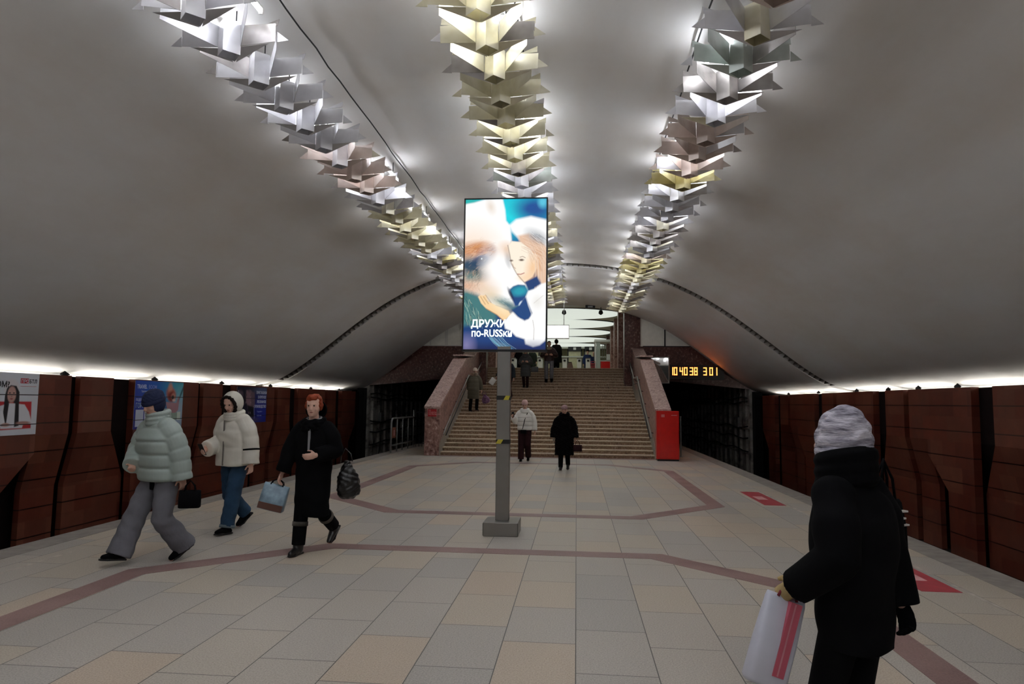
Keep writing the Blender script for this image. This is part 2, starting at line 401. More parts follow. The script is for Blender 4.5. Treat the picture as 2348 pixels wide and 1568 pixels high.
for s in (-1, 1):
    MM += [('side_panel', m_side(s)), ('slanted_wing', m_wing(s)), ('corner_fin', m_fin(s)), ('reflector_flap', m_flap(s)), ('upper_tip', m_tip(s))]
hang_me = MB().tube([(0, 0, 0), (0, 0, 1.0)], .006, 6).mesh('hanger_rod', M['dark_metal'])
tube_me = MB().tube([(0, -.28, 0), (0, .28, 0)], .017, 10).mesh('tube_glass', M['tube'])
hold_me = MB().box(-.02, .02, -.30, -.28, -.02, .05).box(-.02, .02, .28, .30, -.02, .05).box(-.018, .018, -.30, .30, .03, .055).mesh('tube_holder', M['white_paint'])
ROWS = [('left', -3.41, 4.96, 5.50, .36), ('middle', CX, 5.17, 5.34, .16), ('right', 1.65, 4.96, 5.58, -.24)]
STEP = .6335
rs = random.Random(11)
palette = [0, 3, 2, 5, 1, 2, 3, 4, 0, 1, 5, 4, 1, 0, 2]
for rn, x, z, y0, toff in ROWS:
    n = 33; prev = 0
    for k in range(n):
        y = y0+k*STEP-STEP
        far = k/n
        tint = rs.choice([0, 0, 0, 4, 2, 3, 1, 5] if far < .55 else [0, 5, 5, 1, 0, 5, 4, 1]); 
        if rs.random() < .35: tint = prev
        prev = tint
        t = thing('ceiling_light', '%s folded metal light in the %s ceiling row, %s from the near end' % (SHEET_WORD[tint], rn, ordw(k)), 'ceiling light', (x, y, z), 0, 'folded metal lights of the %s ceiling row' % rn)
        top = vz(x-CX)-z
        for nm, me in MM:
            o = bpy.data.objects.new(nm, me); COL.objects.link(o); o.parent = t
            o.material_slots[0].link = 'OBJECT'; o.material_slots[0].material = SHEETS[tint if rs.random() > .2 else rs.choice([0, 4, 5, tint])]
            if nm != 'lantern_box': o.rotation_euler = (rs.uniform(-.05, .05), rs.uniform(-.04, .04), rs.uniform(-.05, .05))
        h = bpy.data.objects.new('hanger_rod', hang_me); COL.objects.link(h); h.parent = t; h.location = (0, .11, .32); h.scale = (1, 1, top-.31)
    k = 0
    for i in range(-30, n):
        y = y0+i*STEP-STEP*.62
        if rs.random() < (.30 if i >= 0 else .35): continue
        zt = min(z+.37, vz(x+(toff if i % 2 else -toff*.55)-CX)-.09)
        to = toff if i % 2 else -toff*.55  # alternate tubes put on the opposite side, added to brighten the vault there
        t = thing('fluorescent_tube', 'lit tube lamp of the %s ceiling row, %s lit one counting from the near end' % (rn, ordw(k)), 'tube lamp', (x+to, y, zt), 0, 'tube lamps of the %s ceiling row' % rn)
        a = bpy.data.objects.new('tube_glass', tube_me); COL.objects.link(a); a.parent = t
        a = bpy.data.objects.new('tube_holder', hold_me); COL.objects.link(a); a.parent = t
        w = obj('tube_wire', MB().tube([(0, 0, .05), (0, 0, vz(x+to-CX)-zt+.02)], .008, 6), M['wire'], t)
        k += 1
    mb = MB(); pts = []
    xx = x+(toff+.12 if toff > 0 else toff-.12)
    for i in range(60): pts.append((xx+rs.uniform(-.012, .012), 3.5+i*.4, vz(xx-CX)-.03-rs.uniform(0, .02)))
    mb.tube(pts, .009, 6)
    tag(obj('power_cable', mb, M['wire'], smooth=True), 'black power cable clipped to the vault along the %s light row' % rn, 'cable')

# ------------------------------------------------------------------ stairs
XL, XR = -4.09, 2.29
R1, T1, N1 = .1147, .322, 15
R2, T2, N2 = .1217, .345, 12
YL0, YL1 = YS+T1*(N1-1), 26.9                 # landing from YL0 to YL1
ZL = R1*N1; YT = YL1+T2*(N2-1); ZT = ZL+R2*N2
steps = []                                    # (y of riser, z of tread)
for i in range(N1): steps.append((YS+i*T1, (i+1)*R1))
for i in range(N2): steps.append((YL1+i*T2, ZL+(i+1)*R2))
def step_z(y):
    z = 0.0
    for a, b_ in steps:
        if y >= a-.02: z = b_
    return z
st = bpy.data.objects.new('trim_stairs', None); 
mb = MB(); tr = MB()
for i, (y, z) in enumerate(steps):
    y2 = steps[i+1][0] if i+1 < len(steps) else YT+.4
    rz_ = R1 if i < N1 else R2
    mb.box(XL, XR, y, y2+.02, z-rz_-.25 if i else 0, z-.032)
    tr.box(XL, XR, y-.022, y2, z-.032, z)
body = struct('floor_stairs', mb, M['riser']); t_ = obj('treads', tr, M['tread'], body); bevel(t_, .008, 2)

# parapets on both sides, their marble top following the flights
def parapet(nm, x0, x1, side):
    inner = x1 if side < 0 else x0
    prof = [(20.28, 1.40), (24.9, 3.13), (24.9, 3.22), (26.9, 3.40), (29.0, 3.98), (31.2, 4.78)]
    pts = [(x0, 20.3, 0)] + [(x0, y, z) for y, z in prof] + [(x0, 31.2, 0)]
    o = struct(nm, MB().prism(pts, (x1-x0, 0, 0)), M['marble'])
    cp = MB()
    segs = [((20.26, 1.40), (24.88, 3.13)), ((24.9, 3.30), (26.9, 3.40)), ((26.9, 3.40), (29.0, 3.98)), ((29.0, 3.98), (31.2, 4.78))]
    cuts = []
    for (a, za), (b_, zb) in segs:
        n = max(1, round((b_-a)/.78))
        for i in range(n):
            ya, yb = a+(b_-a)*i/n, a+(b_-a)*(i+1)/n-.006
            z1, z2 = za+(zb-za)*i/n, za+(zb-za)*(i+1)/n
            cp.prism([(x0-.015, ya, z1), (x0-.015, yb, z2), (x0-.015, yb, z2+.06), (x0-.015, ya, z1+.06)], (x1-x0+.03, 0, 0))
    obj('coping', cp, M['coping'], o)
    # plain plaster strip beside the steps
    sk = MB(); xs0 = inner-.008 if side > 0 else inner; 
    pr = [(20.32, .0), (20.32, .34), (YL0, ZL+.42), (YL1, ZL+.42), (YT, ZT+.45), (31.1, ZT+.45), (31.1, 0)]
    sk.prism([((inner-.012 if side > 0 else inner-.0), y, z) for y, z in pr], (.012, 0, 0))
    obj('plaster_strip', sk, M['skirt'], o)
    return o
parapet('wall_stair_left', -4.54, XL-.0, -1); parapet('wall_stair_right', XR, 2.72, 1)
# handrails
for side, x in ((-1, XL+.10), (1, XR-.10)):
    t = thing('handrail', 'thin pale steel handrail on the inner face of the %s stair parapet' % ('left' if side < 0 else 'right'), 'handrail', (x, 20.5, 0))
    def rl(p): return [(0, a-20.5, b_) for a, b_ in p]
    path = [(20.45, .62), (20.75, .80), (YL0+.1, ZL+.88), (YL0+.5, ZL+.86), (YL1-.3, ZL+.86), (YL1, ZL+1.0), (30.6, ZT+.85), (31.1, ZT+.9)]
    obj('rail_bar', MB().tube(rl(path), .022, 10), M['steel'], t, smooth=True)
    obj('lower_bar', MB().tube(rl([(a+.1, b_-.22) for a, b_ in path[1:-1]]), .014, 8), M['dark_metal'], t, smooth=True)
    y = 20.9
    while y < 31:
        z = float(np.interp(y, [p[0] for p in path], [p[1] for p in path]))
        obj('rail_bracket', MB().tube([(side*.10, y-20.5, z-.12), (side*.03, y-20.5, z-.10), (0, y-20.5, z)], .012, 6), M['dark_metal'], t)
        y += 1.05
# red plate and red cabinet at the foot of the stairs
t = thing('warning_plate', 'small red plate with pale lettering on the front of the left stair parapet', 'sign', (-4.31, 20.27, 1.28))
obj('plate', MB().box(-.13, .13, -.012, .014, -.12, .1), plain('red_plate', '#b3262e', .4), t)
for i, s in enumerate(('НЕ', 'ХОДИТЬ', 'ПО РЕЛЬСАМ')):
    text('lettering', s, .055, (-.11, -.016, .04-i*.055), (math.pi/2, 0, 0), M['pale_print'], t)
t = thing('red_cabinet', 'tall glossy red cabinet standing in front of the right stair parapet', 'cabinet', (2.61, 20.09, 0))
bevel(obj('body', MB().box(-.33, .30, -.16, .14, .05, 1.42), M['red'], t), .012)
obj('front_panel', MB().box(-.24, .28, -.172, -.16, .10, 1.38), M['red'], t)
obj('plinth', MB().box(-.31, .29, -.13, .13, 0, .05), M['black'], t)
obj('printed_mark', MB().box(-.20, -.185, -.176, -.170, 1.24, 1.32).box(-.17, -.14, -.176, -.170, 1.24, 1.32).box(-.125, -.11, -.176, -.170, 1.24, 1.32), M['pale_print'], t)
obj('printed_line', MB().box(.08, .24, -.176, -.170, 1.29, 1.305), M['pale_print'], t)

# ------------------------------------------------------------------ end facade over the tracks
def facade_z(x): return vz(x-CX)+.1
def gable(x0, x1, z0, n=24):
    top = [(x, YF, facade_z(x)) for x in np.linspace(x0, x1, n)]
    return [(x0, YF, z0)] + top[:] + [(x1, YF, z0)]
for nm, x0, x1 in (('wall_lintel_left', -9.2, -4.46), ('wall_lintel_right', 2.62, 7.4)):
    s = -1 if x0 < CX else 1
    def zc(x): return min(3.98, facade_z(x))
    xs = np.linspace(x0, x1, 30)
    pts = [(xs[0], YF, min(2.66, zc(xs[0])))] + [(x, YF, zc(x)) for x in xs] + [(xs[-1], YF, min(2.66, zc(xs[-1])))]
    pts = [p for i, p in enumerate(pts) if i == 0 or (Vector(p)-Vector(pts[i-1])).length > 1e-4]
    struct(nm, MB().prism(pts, (0, .35, 0)), M['marble_dark'])
    xa, xb = (-6.9, -4.46) if s < 0 else (2.62, 5.1)
    ws = np.linspace(xa, xb, 16)
    struct('wall_gable_left' if s < 0 else 'wall_gable_right', MB().prism([(xa, YF+.03, 3.98)]+[(x, YF+.03, max(3.99, facade_z(x)+.02)) for x in ws]+[(xb, YF+.03, 3.98)], (0, .2, 0)), M['white_panel'])
    # panel joints and their frame
    fr = MB()
    for x in ((-6.2, -5.55, -5.48, -4.9) if s < 0 else (3.62,)):
        fr.box(x-.022, x+.022, YF, YF+.035, 3.98, facade_z(x)-.02)
    fr.box(xa+.1, xb, YF-.01, YF+.03, 3.965, 4.0)
    struct('trim_10' if s < 0 else 'trim_11', fr, M['white_paint'] if s < 0 else M['dark_metal'])
# full height pilasters at the hall opening and more of them receding into the hall
HX0, HX1 = -4.30, 2.50
HALLZ = 5.9
for s, xa, xb in ((-1, -4.46, -3.80), (1, 1.96, 2.62)):
    struct('wall_pier_left' if s < 0 else 'wall_pier_right', MB().box(xa, xb, YF-.02, YF+.55, ZL-.3, facade_z((xa+xb)/2)+.3), M['marble_dark'])
for s, x in ((-1, -4.05), (1, 2.2)):
    for k, y in enumerate((31.3, 34.6, 38.4, 43.5)):
        o = struct('wall_pilaster_%s_%s' % ('left' if s < 0 else 'right', ORD[k]), MB().box(x-.32, x+.32, y, y+.6, ZT-.2, HALLZ+.3), M['marble'])
# upper hall shell
struct('floor_hall', MB().box(-9.5, 7.6, YT+.35, 56, ZT-.3, ZT), M['tread'])
struct('ceiling_hall', MB().box(-9.6, 7.8, YF+.5, 56, HALLZ, HALLZ+.1), M['hall_white'])
struct('wall_hall_front', MB().box(-3.9, 2.1, YF+.12, YF+.5, 5.66, HALLZ+.4), M['hall_white'])
struct('wall_hall_left', MB().box(-9.6, -9.5, YF+.5, 56, 2.6, HALLZ), M['hall_white'])
struct('wall_hall_right', MB().box(7.6, 7.8, YF+.5, 56, 2.6, HALLZ), M['hall_white'])
struct('wall_hall_back', MB().box(-9.6, 7.8, 55.8, 56, 2.6, HALLZ), plain('pale_yellow_wall', '#cfcfb0', .6))
struct('floor_over_tracks_left', MB().box(-9.6, -4.4, YF+.36, 56, 2.66, ZT-.02), M['dark'])
struct('floor_over_tracks_right', MB().box(2.6, 7.8, YF+.36, 56, 2.66, ZT-.02), M['dark'])
struct('wall_side_left', MB().box(-4.62, -4.46, 31.2, 56, 0, 2.66), M['dark']); struct('wall_side_right', MB().box(2.62, 2.75, 31.2, 56, 0, 2.66), M['dark'])
struct('wall_upper_left', MB().box(-4.62, -4.45, YF+.5, 31.3, ZT+.9, HALLZ), M['hall_white']); struct('wall_upper_right', MB().box(2.62, 2.75, YF+.5, 31.3, ZT+.9, HALLZ), M['hall_white'])
# tunnels
for nm, s in (('left', -1), ('right', 1)):
    x = CX+s*7.9
    mb = MB()
    mb.box(min(x, x+s*.5), max(x, x+s*.5), YF+.05, 62, -1.4, 2.64)
    o = struct('wall_tunnel_'+nm, mb, M['concrete'])
    rb = MB()
    y = YF+.4
    while y < 46:
        rb.box(min(x-s*.09, x), max(x-s*.09, x), y, y+.09, -1.3, 2.5); y += 1.0
    for z in (-.35, .62, 1.62): rb.box(min(x-s*.10, x), max(x-s*.10, x), YF+.1, 60, z, z+.05)
    obj('rib', rb, M['concrete'], o)
    for k, z in enumerate((1.9, 1.72, .72, .3, -.2)):
        pts = [(x-s*.16, YF-.2+i*.8, z+.05*math.sin(i*1.3+k)) for i in range(40)]
        c = obj('wall_cable', MB().tube(pts, .028, 6), M['wire'], smooth=True)
        tag(c, 'black cable along the %s tunnel wall, %s from the top' % (nm, ordw(k)), 'cable', 'cables on the %s tunnel wall' % nm)
    struct('wall_tunnel_end_'+nm, MB().box(min(x, CX+s*3.5), max(x, CX+s*3.5), 61.9, 62.1, -1.4, 2.7), M['dark'])
    e = MB().box(min(x+s*.10, x+s*.40), max(x+s*.10, x+s*.40), YF-.35, YF+.05, -1.3, 2.15)
    struct('wall_portal_'+nm, e, M['dark'])
    # vertical drop cables and a small junction box on the portal
    t = thing('junction_box', 'grey junction box with drop cables on the %s tunnel wall by the portal' % nm, 'junction box', (x-s*.17, YF+1.3, .9))
    obj('casing', MB().box(-.06, .06, -.15, .15, -.2, .2), M['rail_paint'], t)
    obj('drop_cable', MB().tube([(0, -.05, .2), (-s*.02, -.08, .9), (0, -.3, 1.2)], .02, 6).tube([(0, .05, -.2), (0, .1, -.9), (0, -.2, -1.6)], .02, 6), M['wire'], t)

# ------------------------------------------------------------------ things on the facade and in the hall
t = thing('station_clock', 'black digital clock with amber numerals hanging over the right track mouth', 'clock', (4.83, YF-.28, 2.95))
obj('housing', MB().box(-1.08, 1.08, -.06, .06, -.33, .25), M['black'], t)
obj('divider', MB().box(.16, .175, -.07, -.06, -.2, .24), M['dark_metal'], t)
obj('bracket', MB().box(-.9, -.84, .05, .3, -.1, .0).box(.84, .9, .05, .3, -.1, .0), M['dark_metal'], t)
SEG = {'0': 'abcdef', '1': 'bc', '3': 'abgcd', '4': 'fgbc', '8': 'abcdefg'}
def seg_digit(ch):
    w, h, k = .17, .34, .045; mb = MB(); y0, y1 = -.075, -.062
    R = dict(a=(0, w, h-k, h), d=(0, w, 0, k), g=(0, w, h/2-k/2, h/2+k/2), f=(0, k, h/2, h), e=(0, k, 0, h/2), b=(w-k, w, h/2, h), c=(w-k, w, 0, h/2))
    for s in SEG[ch]:
        x0, x1, z0, z1 = R[s]; mb.box(x0, x1, y0, y1, z0, z1)
    return mb
for ch, x in zip('104038', (-1.072, -.91, -.68, -.505, -.28, -.105)):
    o = obj('digit', seg_digit(ch), M['digit'], t); o.location = (x, 0, -.16); o.scale = (.80, 1, .95)
for ch, x in zip('301', (.26, .50, .675)):
    o = obj('digit', seg_digit(ch), M['digit'], t); o.location = (x, 0, -.16); o.scale = (.80, 1, .95)
t = thing('platform_mirror', 'framed rectangular mirror standing beyond the right stair parapet under the lintel', 'mirror', (3.25, 27.2, 2.42), math.radians(-10))
mm, nt_, b_, N_, L_ = new_mat('mirror_glass'); b_.inputs['Metallic'].default_value = 1; b_.inputs['Roughness'].default_value = .03; b_.inputs['Base Color'].default_value = (.75, .75, .73, 1)
obj('mirror_glass', MB().box(-.33, .33, -.012, .0, .03, 1.0), mm, t)
obj('frame', MB().box(-.36, -.33, -.03, .03, 0, 1.04).box(.33, .36, -.03, .03, 0, 1.04).box(-.33, .33, -.03, .03, 1.0, 1.04).box(-.33, .33, -.03, .03, 0, .03).box(-.33, .33, .0, .03, .03, 1.0), M['steel'], t)
obj('mounting_pole', MB().box(-.03, .03, .03, .09, -2.42, .9), M['dark_metal'], t)
t = thing('lit_sign', 'white illuminated hanging sign at the head of the stairs', 'sign', (-1.02, 26.0, 4.05))
obj('sign_face', MB().box(-.71, .71, -.075, -.07, .03, .50), M['signlit'], t)
obj('casing', MB().box(-.73, .73, -.07, .07, 0, .53), M['white_paint'], t)
for hx in (-.53, .53): obj('hanger', MB().tube([(hx, 0, .53), (hx, 0, 5.72-4.05+.02)], .014, 6), M['steel'], t)
text('lettering', '18.1', .08, (.42, -.078, .40), (math.pi/2, 0, 0), M['dark_metal'], t)
for k, x in enumerate((-.53, .99)):
    t = thing('spot_lamp', 'small black spot lamp hanging from the end of the vault, %s one' % ('left' if k == 0 else 'right'), 'spot lamp', (x, 28.35, 5.3))
    obj('stem', MB().tube([(0, 0, .12), (0, 0, vz(x-CX)-5.3)], .02, 6), M['black'], t)
    obj('lamp_head', MB().tube([(0, -.03, .0), (0, 0, .05), (0, .02, .16)], [.05, .10, .07], 10), M['black'], t)
t = thing('ceiling_speaker', 'small grey box fixed at the middle end of the vault', 'speaker', (.55, 28.2, vz(.55-CX)-.10))
obj('casing', MB().box(-.2, .2, -.1, .1, -.02, .1), M['dark_metal'], t); obj('grille', MB().box(-.1, .1, -.11, -.1, .0, .07), M['rail_paint'], t)
# luminous ceiling discs
for k, y in enumerate((32.5, 36.6, 41.0, 45.6, 50.2)):
    t = thing('ceiling_disc', 'large oval luminous ceiling panel of the upper hall, %s from the stairs' % ordw(k), 'ceiling panel', (-1.0, y, HALLZ))
    mb = MB(); n = 48; rings = []
    for r, z in ((1.0, -.0), (1.0, -.05), (.97, -.09), (.8, -.13), (.5, -.16), (.2, -.17)):
        rings.append([(3.05*r*math.cos(2*math.pi*i/n), 1.95*r*math.sin(2*math.pi*i/n), z) for i in range(n)])
    vs = [p for r in rings for p in r]; fs = []
    for i in range(len(rings)-1):
        for j in range(n): fs.append((i*n+j, i*n+(j+1) % n, (i+1)*n+(j+1) % n, (i+1)*n+j))
    fs.append(tuple((len(rings)-1)*n+j for j in range(n))); mb.add(vs, fs)
    obj('diffuser', mb, M['disc'], t, smooth=True)
    obj('rim', MB().tube([(3.07*math.cos(2*math.pi*i/n), 1.97*math.sin(2*math.pi*i/n), -.02) for i in range(n+1)], .03, 6), M['dark_metal'], t)
# turnstiles
tp = None
for k, x in enumerate((-3.50, -2.80, -2.02, -1.35, -.66, .14, .62)):
    t = thing('turnstile', 'pale grey ticket turnstile at the top of the stairs, %s from the left' % ordw(k), 'turnstile', (x, 38.0, ZT), 0, 'turnstiles at the head of the stairs')
    bevel(obj('cabinet', MB().box(-.12, .12, -.6, .6, 0, .86), M['white_paint'], t), .02)
    obj('top_cover', MB().box(-.13, .13, -.62, .62, .86, .90), M['steel'], t)
    obj('card_reader', MB().box(-.06, .06, -.63, -.60, .70, .8), M['black'], t)
# staff booth with red desk
t = thing('staff_booth', 'white framed glass booth with a red front panel at the right of the upper hall', 'booth', (1.7, 42.0, ZT))
fr = MB()
for x in (-.55, .53): fr.box(x-.04, x+.04, -.05, .05, 0, 2.25).box(x-.04, x+.04, 1.5, 1.6, 0, 2.25)
fr.box(-.62, .62, -.12, 1.65, 2.2, 2.34).box(-.27, .5, -.1, .3, 1.0, 1.05)
obj('frame', fr, M['white_paint'], t); obj('red_front', MB().box(-.24, .5, -.08, -.05, .0, 1.0), M['red'], t)
bl = MB(); 
for x in (-.1, .02, .14, .26, .38): bl.box(x-.012, x+.012, 1.0, 1.03, 1.05, 2.1)
obj('window_bars', bl, M['rail_paint'], t); obj('desk_screen', MB().box(.12, .42, .1, .16, 1.1, 1.45), M['white_paint'], t); obj('booth_glass', MB().box(-.5, -.27, -.02, 0, .1, 2.2), M['glass'], t)
for k, x in enumerate((.72, 1.0)):
    t = thing('red_barrier', 'low red barred barrier in the upper hall, %s of two' % ('left' if k == 0 else 'right'), 'barrier', (x-.02, 41.2, ZT))
    mb = MB().box(-.13, -.11, 0, .03, 0, .95).box(.11, .13, 0, .03, 0, .95)
    for z in (.2, .4, .6, .8, .93): mb.box(-.11, .11, 0, .02, z, z+.03)
    obj('bars', mb, M['red_sticker'], t); obj('board', MB().box(-.10, .10, .03, .04, .5, .85), plain('dull_red_board', '#7c2a2c', .6), t)
t = thing('folding_sign', 'brown pointed folding stand on the upper hall floor', 'stand', (-.38, 39.4, ZT))
mb = MB().prism([(-.30, -.25, 0), (.30, -.25, 0), (.10, 0, .78), (-.10, 0, .78)], (0, .03, 0)); mb.prism([(-.30, .25, 0), (.30, .25, 0), (.10, .03, .78), (-.10, .03, .78)], (0, .03, 0))
obj('boards', mb, plain('brown_board', '#5a3a2c', .6), t); obj('hinge', MB().box(-.1, .1, -.02, .06, .77, .8), M['dark_metal'], t)
# glazed doors at the back of the hall
for k, (x, w) in enumerate(((-4.6, .95), (-3.2, .95), (-1.9, .95), (-.15, 1.05), (1.0, .95))):
    fr = MB().box(x-w/2, x-w/2+.08, 50.0, 50.1, ZT, 5.55).box(x+w/2-.08, x+w/2, 50.0, 50.1, ZT, 5.55).box(x-w/2, x+w/2, 50.0, 50.1, 5.4, 5.62).box(x-w/2, x+w/2, 50, 50.1, ZT, ZT+.1)
    d = struct('door_%d' % (k+1), fr, M['black'])
    obj('door_glass', MB().box(x-w/2+.08, x+w/2-.08, 50.03, 50.06, ZT+.1, 5.4), plain('door_pane', '#c3c09c', .15), d)
    obj('sign_board', MB().box(x-w/2+.05, x+w/2-.05, 49.9, 49.98, 5.42, 5.75), M['black'], d)
    obj('sign_mark', MB().box(x-.1, x+.1, 49.88, 49.9, 5.5, 5.68), M['white_paint'], d)
struct('trim_12', MB().box(-9, 7, 49.95, 50.15, 5.6, 5.9).box(-9, 7, 49.95, 50.15, 4.95, 5.05), M['hall_white'])

# ------------------------------------------------------------------ railing and gate beside the left parapet
t = thing('platform_railing', 'grey tube railing beside the left end of the stairs above the track', 'railing', (-5.75, 21.0, 0))
fr = [(0, 0, .12+.0), (0, 0, .95), (.02, .12, 1.05), (.04, 2.7, 1.05)]
obj('top_rail', MB().tube([(0, 0, 0), (0, 0, .96), (.0, .05, 1.03), (0, .14, 1.06), (.0, 2.9, 1.06)], .03, 8), M['rail_paint'], t, smooth=True)
obj('mid_rail', MB().tube([(0, 0, .28), (0, .1, .22), (0, 2.9, .22)], .025, 8), M['rail_paint'], t, smooth=True)
for y in (.7, 1.4, 2.15, 2.9): obj('upright', MB().tube([(0, y, 0), (0, y, 1.06 if y < 2.8 else 1.3)], .02, 8), M['rail_paint'], t, smooth=True)
obj('notice', MB().box(-.01, .01, .12, .5, .45, .78), plain('orange_notice', '#9a5a42', .6), t); obj('notice_mark', MB().box(.01, .014, .24, .38, .52, .7), M['pale_print'], t)
t = thing('barred_gate', 'dark barred gate between the grey railing and the left stair parapet', 'gate', (-5.72, 24.2, 0))
for k in range(11): obj('bar', MB().tube([(k*.115, 0, 0), (k*.115, 0, 1.25)], .012, 6), M['dark_metal'], t)
obj('gate_rail', MB().box(-.02, 1.17, -.015, .015, .1, .14).box(-.02, 1.17, -.015, .015, 1.2, 1.24), M['dark_metal'], t)
t = thing('signal_bulb', 'tiny white lit bulb in the dark beside the left parapet', 'lamp', (-4.75, 23.6, 1.02))
obj('bulb', MB().tube([(0, -.05, 0), (0, -.02, 0), (0, .03, 0)], [.01, .035, .03], 8), M['lamp_dot'], t); obj('bulb_bracket', MB().box(-.02, .2, .0, .05, -.03, .03), M['dark_metal'], t)
t = thing('gate_post', 'thin grey steel post beside the red cabinet', 'post', (3.2, 21.6, 0))
obj('post_tube', MB().tube([(0, 0, 0), (0, 0, 1.25)], .022, 8), M['rail_paint'], t); obj('foot', MB().box(-.06, .06, -.06, .06, 0, .015), M['rail_paint'], t)
# red stickers on the right of the floor
for k, (x, y) in enumerate(((3.2, 12.4), (3.18, 6.95))):
    t = thing('floor_sticker', 'red floor sticker by the right platform edge, %s' % ('the one farther from the camera' if k == 0 else 'the one beside the wide knitted hat'), 'sticker', (x, y, 0))
    w, l = .17, .85 if k == 0 else .5
    obj('sheet', MB().box(-w, w, -l, l, .0, .003), M['red_sticker'], t)
    obj('print', MB().box(-.10, .06, -l*.25, l*.25, .003, .0045), M['pale_print'], t)

# ------------------------------------------------------------------ people
def remesh(mb, voxel, smooth=2, disp=None):
    """fuse overlapping closed volumes into one continuous surface"""
    me = mb.mesh('fuse', None); o = bpy.data.objects.new('fuse', me); COL.objects.link(o)
    m = o.modifiers.new('r', 'REMESH'); m.mode = 'VOXEL'; m.voxel_size = voxel; m.use_smooth_shade = True
    if smooth:
        s = o.modifiers.new('s', 'SMOOTH'); s.iterations = smooth; s.factor = .5
    out = bpy.data.meshes.new_from_object(o.evaluated_get(bpy.context.evaluated_depsgraph_get()))
    bpy.data.objects.remove(o); bpy.data.meshes.remove(me)
    if disp:
        n = len(out.vertices); co = np.empty(n*3); out.vertices.foreach_get('co', co); co = co.reshape(-1, 3)
        no = np.empty(n*3); out.vertex_normals.foreach_get('vector', no); no = no.reshape(-1, 3)
        co = co+no*disp(co)[:, None]; out.vertices.foreach_set('co', co.ravel()); out.update()
    return out
def waves(a, f=40.0, k=0.0):
    a = a*1.6
    def fn(c): return a*(np.sin(c[:, 0]*f+3*np.sin(c[:, 2]*f*.37+k))*np.sin(c[:, 2]*f*1.3+2*np.sin(c[:, 1]*f*.5))+.6*np.sin(c[:, 1]*f*1.1+c[:, 2]*f*.6))
    return fn
def put(name, me, mat, parent):
    me.name = name; me.materials.clear(); me.materials.append(mat)
    o = bpy.data.objects.new(name, me); COL.objects.link(o)
    if parent: o.parent = parent
    return o
V = Vector
def chain(mb, pts, rads, n=14, flat=None, ref=None, capend=True):
    """closed limb with rounded ends; flat=(a,b) squashes the section along the two frame axes"""
    P = [V(p) for p in pts]; R = list(rads)
    d0 = (P[0]-P[1]).normalized(); d1 = (P[-1]-P[-2]).normalized(); QP = []; QR = []
    for a in (75, 45, 20): QP.append(P[0]+d0*R[0]*math.sin(math.radians(a))); QR.append(R[0]*math.cos(math.radians(a)))
    QP += P; QR += R
    for a in ((20, 45, 75) if capend else (8,)): QP.append(P[-1]+d1*R[-1]*math.sin(math.radians(a))); QR.append(R[-1]*math.cos(math.radians(a)))
    t = (QP[1]-QP[0]).normalized(); u = V(ref) if ref else t.orthogonal()
    rings = []; fa, fb = flat or (1, 1)
    for i, p in enumerate(QP):
        t = (QP[min(i+1, len(QP)-1)]-QP[max(i-1, 0)]).normalized()
        u = (u-t*u.dot(t)); u = u.normalized() if u.length > 1e-6 else t.orthogonal().normalized(); w = t.cross(u)
        rings.append([p+(u*math.cos(2*math.pi*k/n)*fa+w*math.sin(2*math.pi*k/n)*fb)*QR[i] for k in range(n)])
    vs = [q for r in rings for q in r]; fs = []
    for i in range(len(QP)-1):
        for k in range(n): fs.append((i*n+k, i*n+(k+1) % n, (i+1)*n+(k+1) % n, (i+1)*n+k))
    fs += [tuple(range(n))[::-1], tuple((len(QP)-1)*n+k for k in range(n))]
    mb.add(vs, fs)
def rings(mb, rs, n=28, ex=2.4):
    """stack of horizontal super-ellipse rings: (cx, cy, z, rx, ry)"""
    vs = []
    for cx, cy, z, rx, ry in rs:
        for k in range(n):
            a = 2*math.pi*k/n; c, s = math.cos(a), math.sin(a)
            vs.append((cx+rx*math.copysign(abs(c)**(2/ex), c), cy+ry*math.copysign(abs(s)**(2/ex), s), z))
    fs = [(i*n+k, i*n+(k+1) % n, (i+1)*n+(k+1) % n, (i+1)*n+k) for i in range(len(rs)-1) for k in range(n)]
    fs += [tuple(range(n))[::-1], tuple((len(rs)-1)*n+k for k in range(n))]
    mb.add(vs, fs)
def ball(mb, c, r, n=12):
    rx, ry, rz = r if isinstance(r, tuple) else (r, r, r)
    rs = [(c[0], c[1], c[2]+rz*math.sin(math.radians(a)), rx*math.cos(math.radians(a)), ry*math.cos(math.radians(a))) for a in (-85, -60, -35, -12, 12, 35, 60, 85)]
    rings(mb, rs, n, 2.0)
def lerp(a, b_, t): return a+(b_-a)*t
def subdiv(pts, vals, step):
    P = [V(p) for p in pts]; op = []; ov = []; s = 0; os = []
    for i in range(len(P)-1):
        L = (P[i+1]-P[i]).length; n = max(1, int(L/step))
        for j in range(n):
            t = j/n; op.append(P[i].lerp(P[i+1], t)); ov.append(lerp(vals[i], vals[i+1], t)); os.append(s+L*t)
        s += L
    op.append(P[-1]); ov.append(vals[-1]); os.append(s); return op, ov, os
def quilt(s, pitch, amp):
    return 1-amp*math.exp(-((((s+pitch*.5) % pitch)-pitch*.5)/(pitch*.10))**2)+amp*.25*abs(math.sin(math.pi*s/pitch))

def skin_mat(nm, c): return plain(nm, c, .55, var=.08, scale=14)
SKIN = skin_mat('skin', '#c49a86'); SKIN2 = skin_mat('skin_light', '#d3a996')
EYE = plain('eye_dark', '#1d1512', .25); LIP = plain('lip', '#9a5a52', .5)

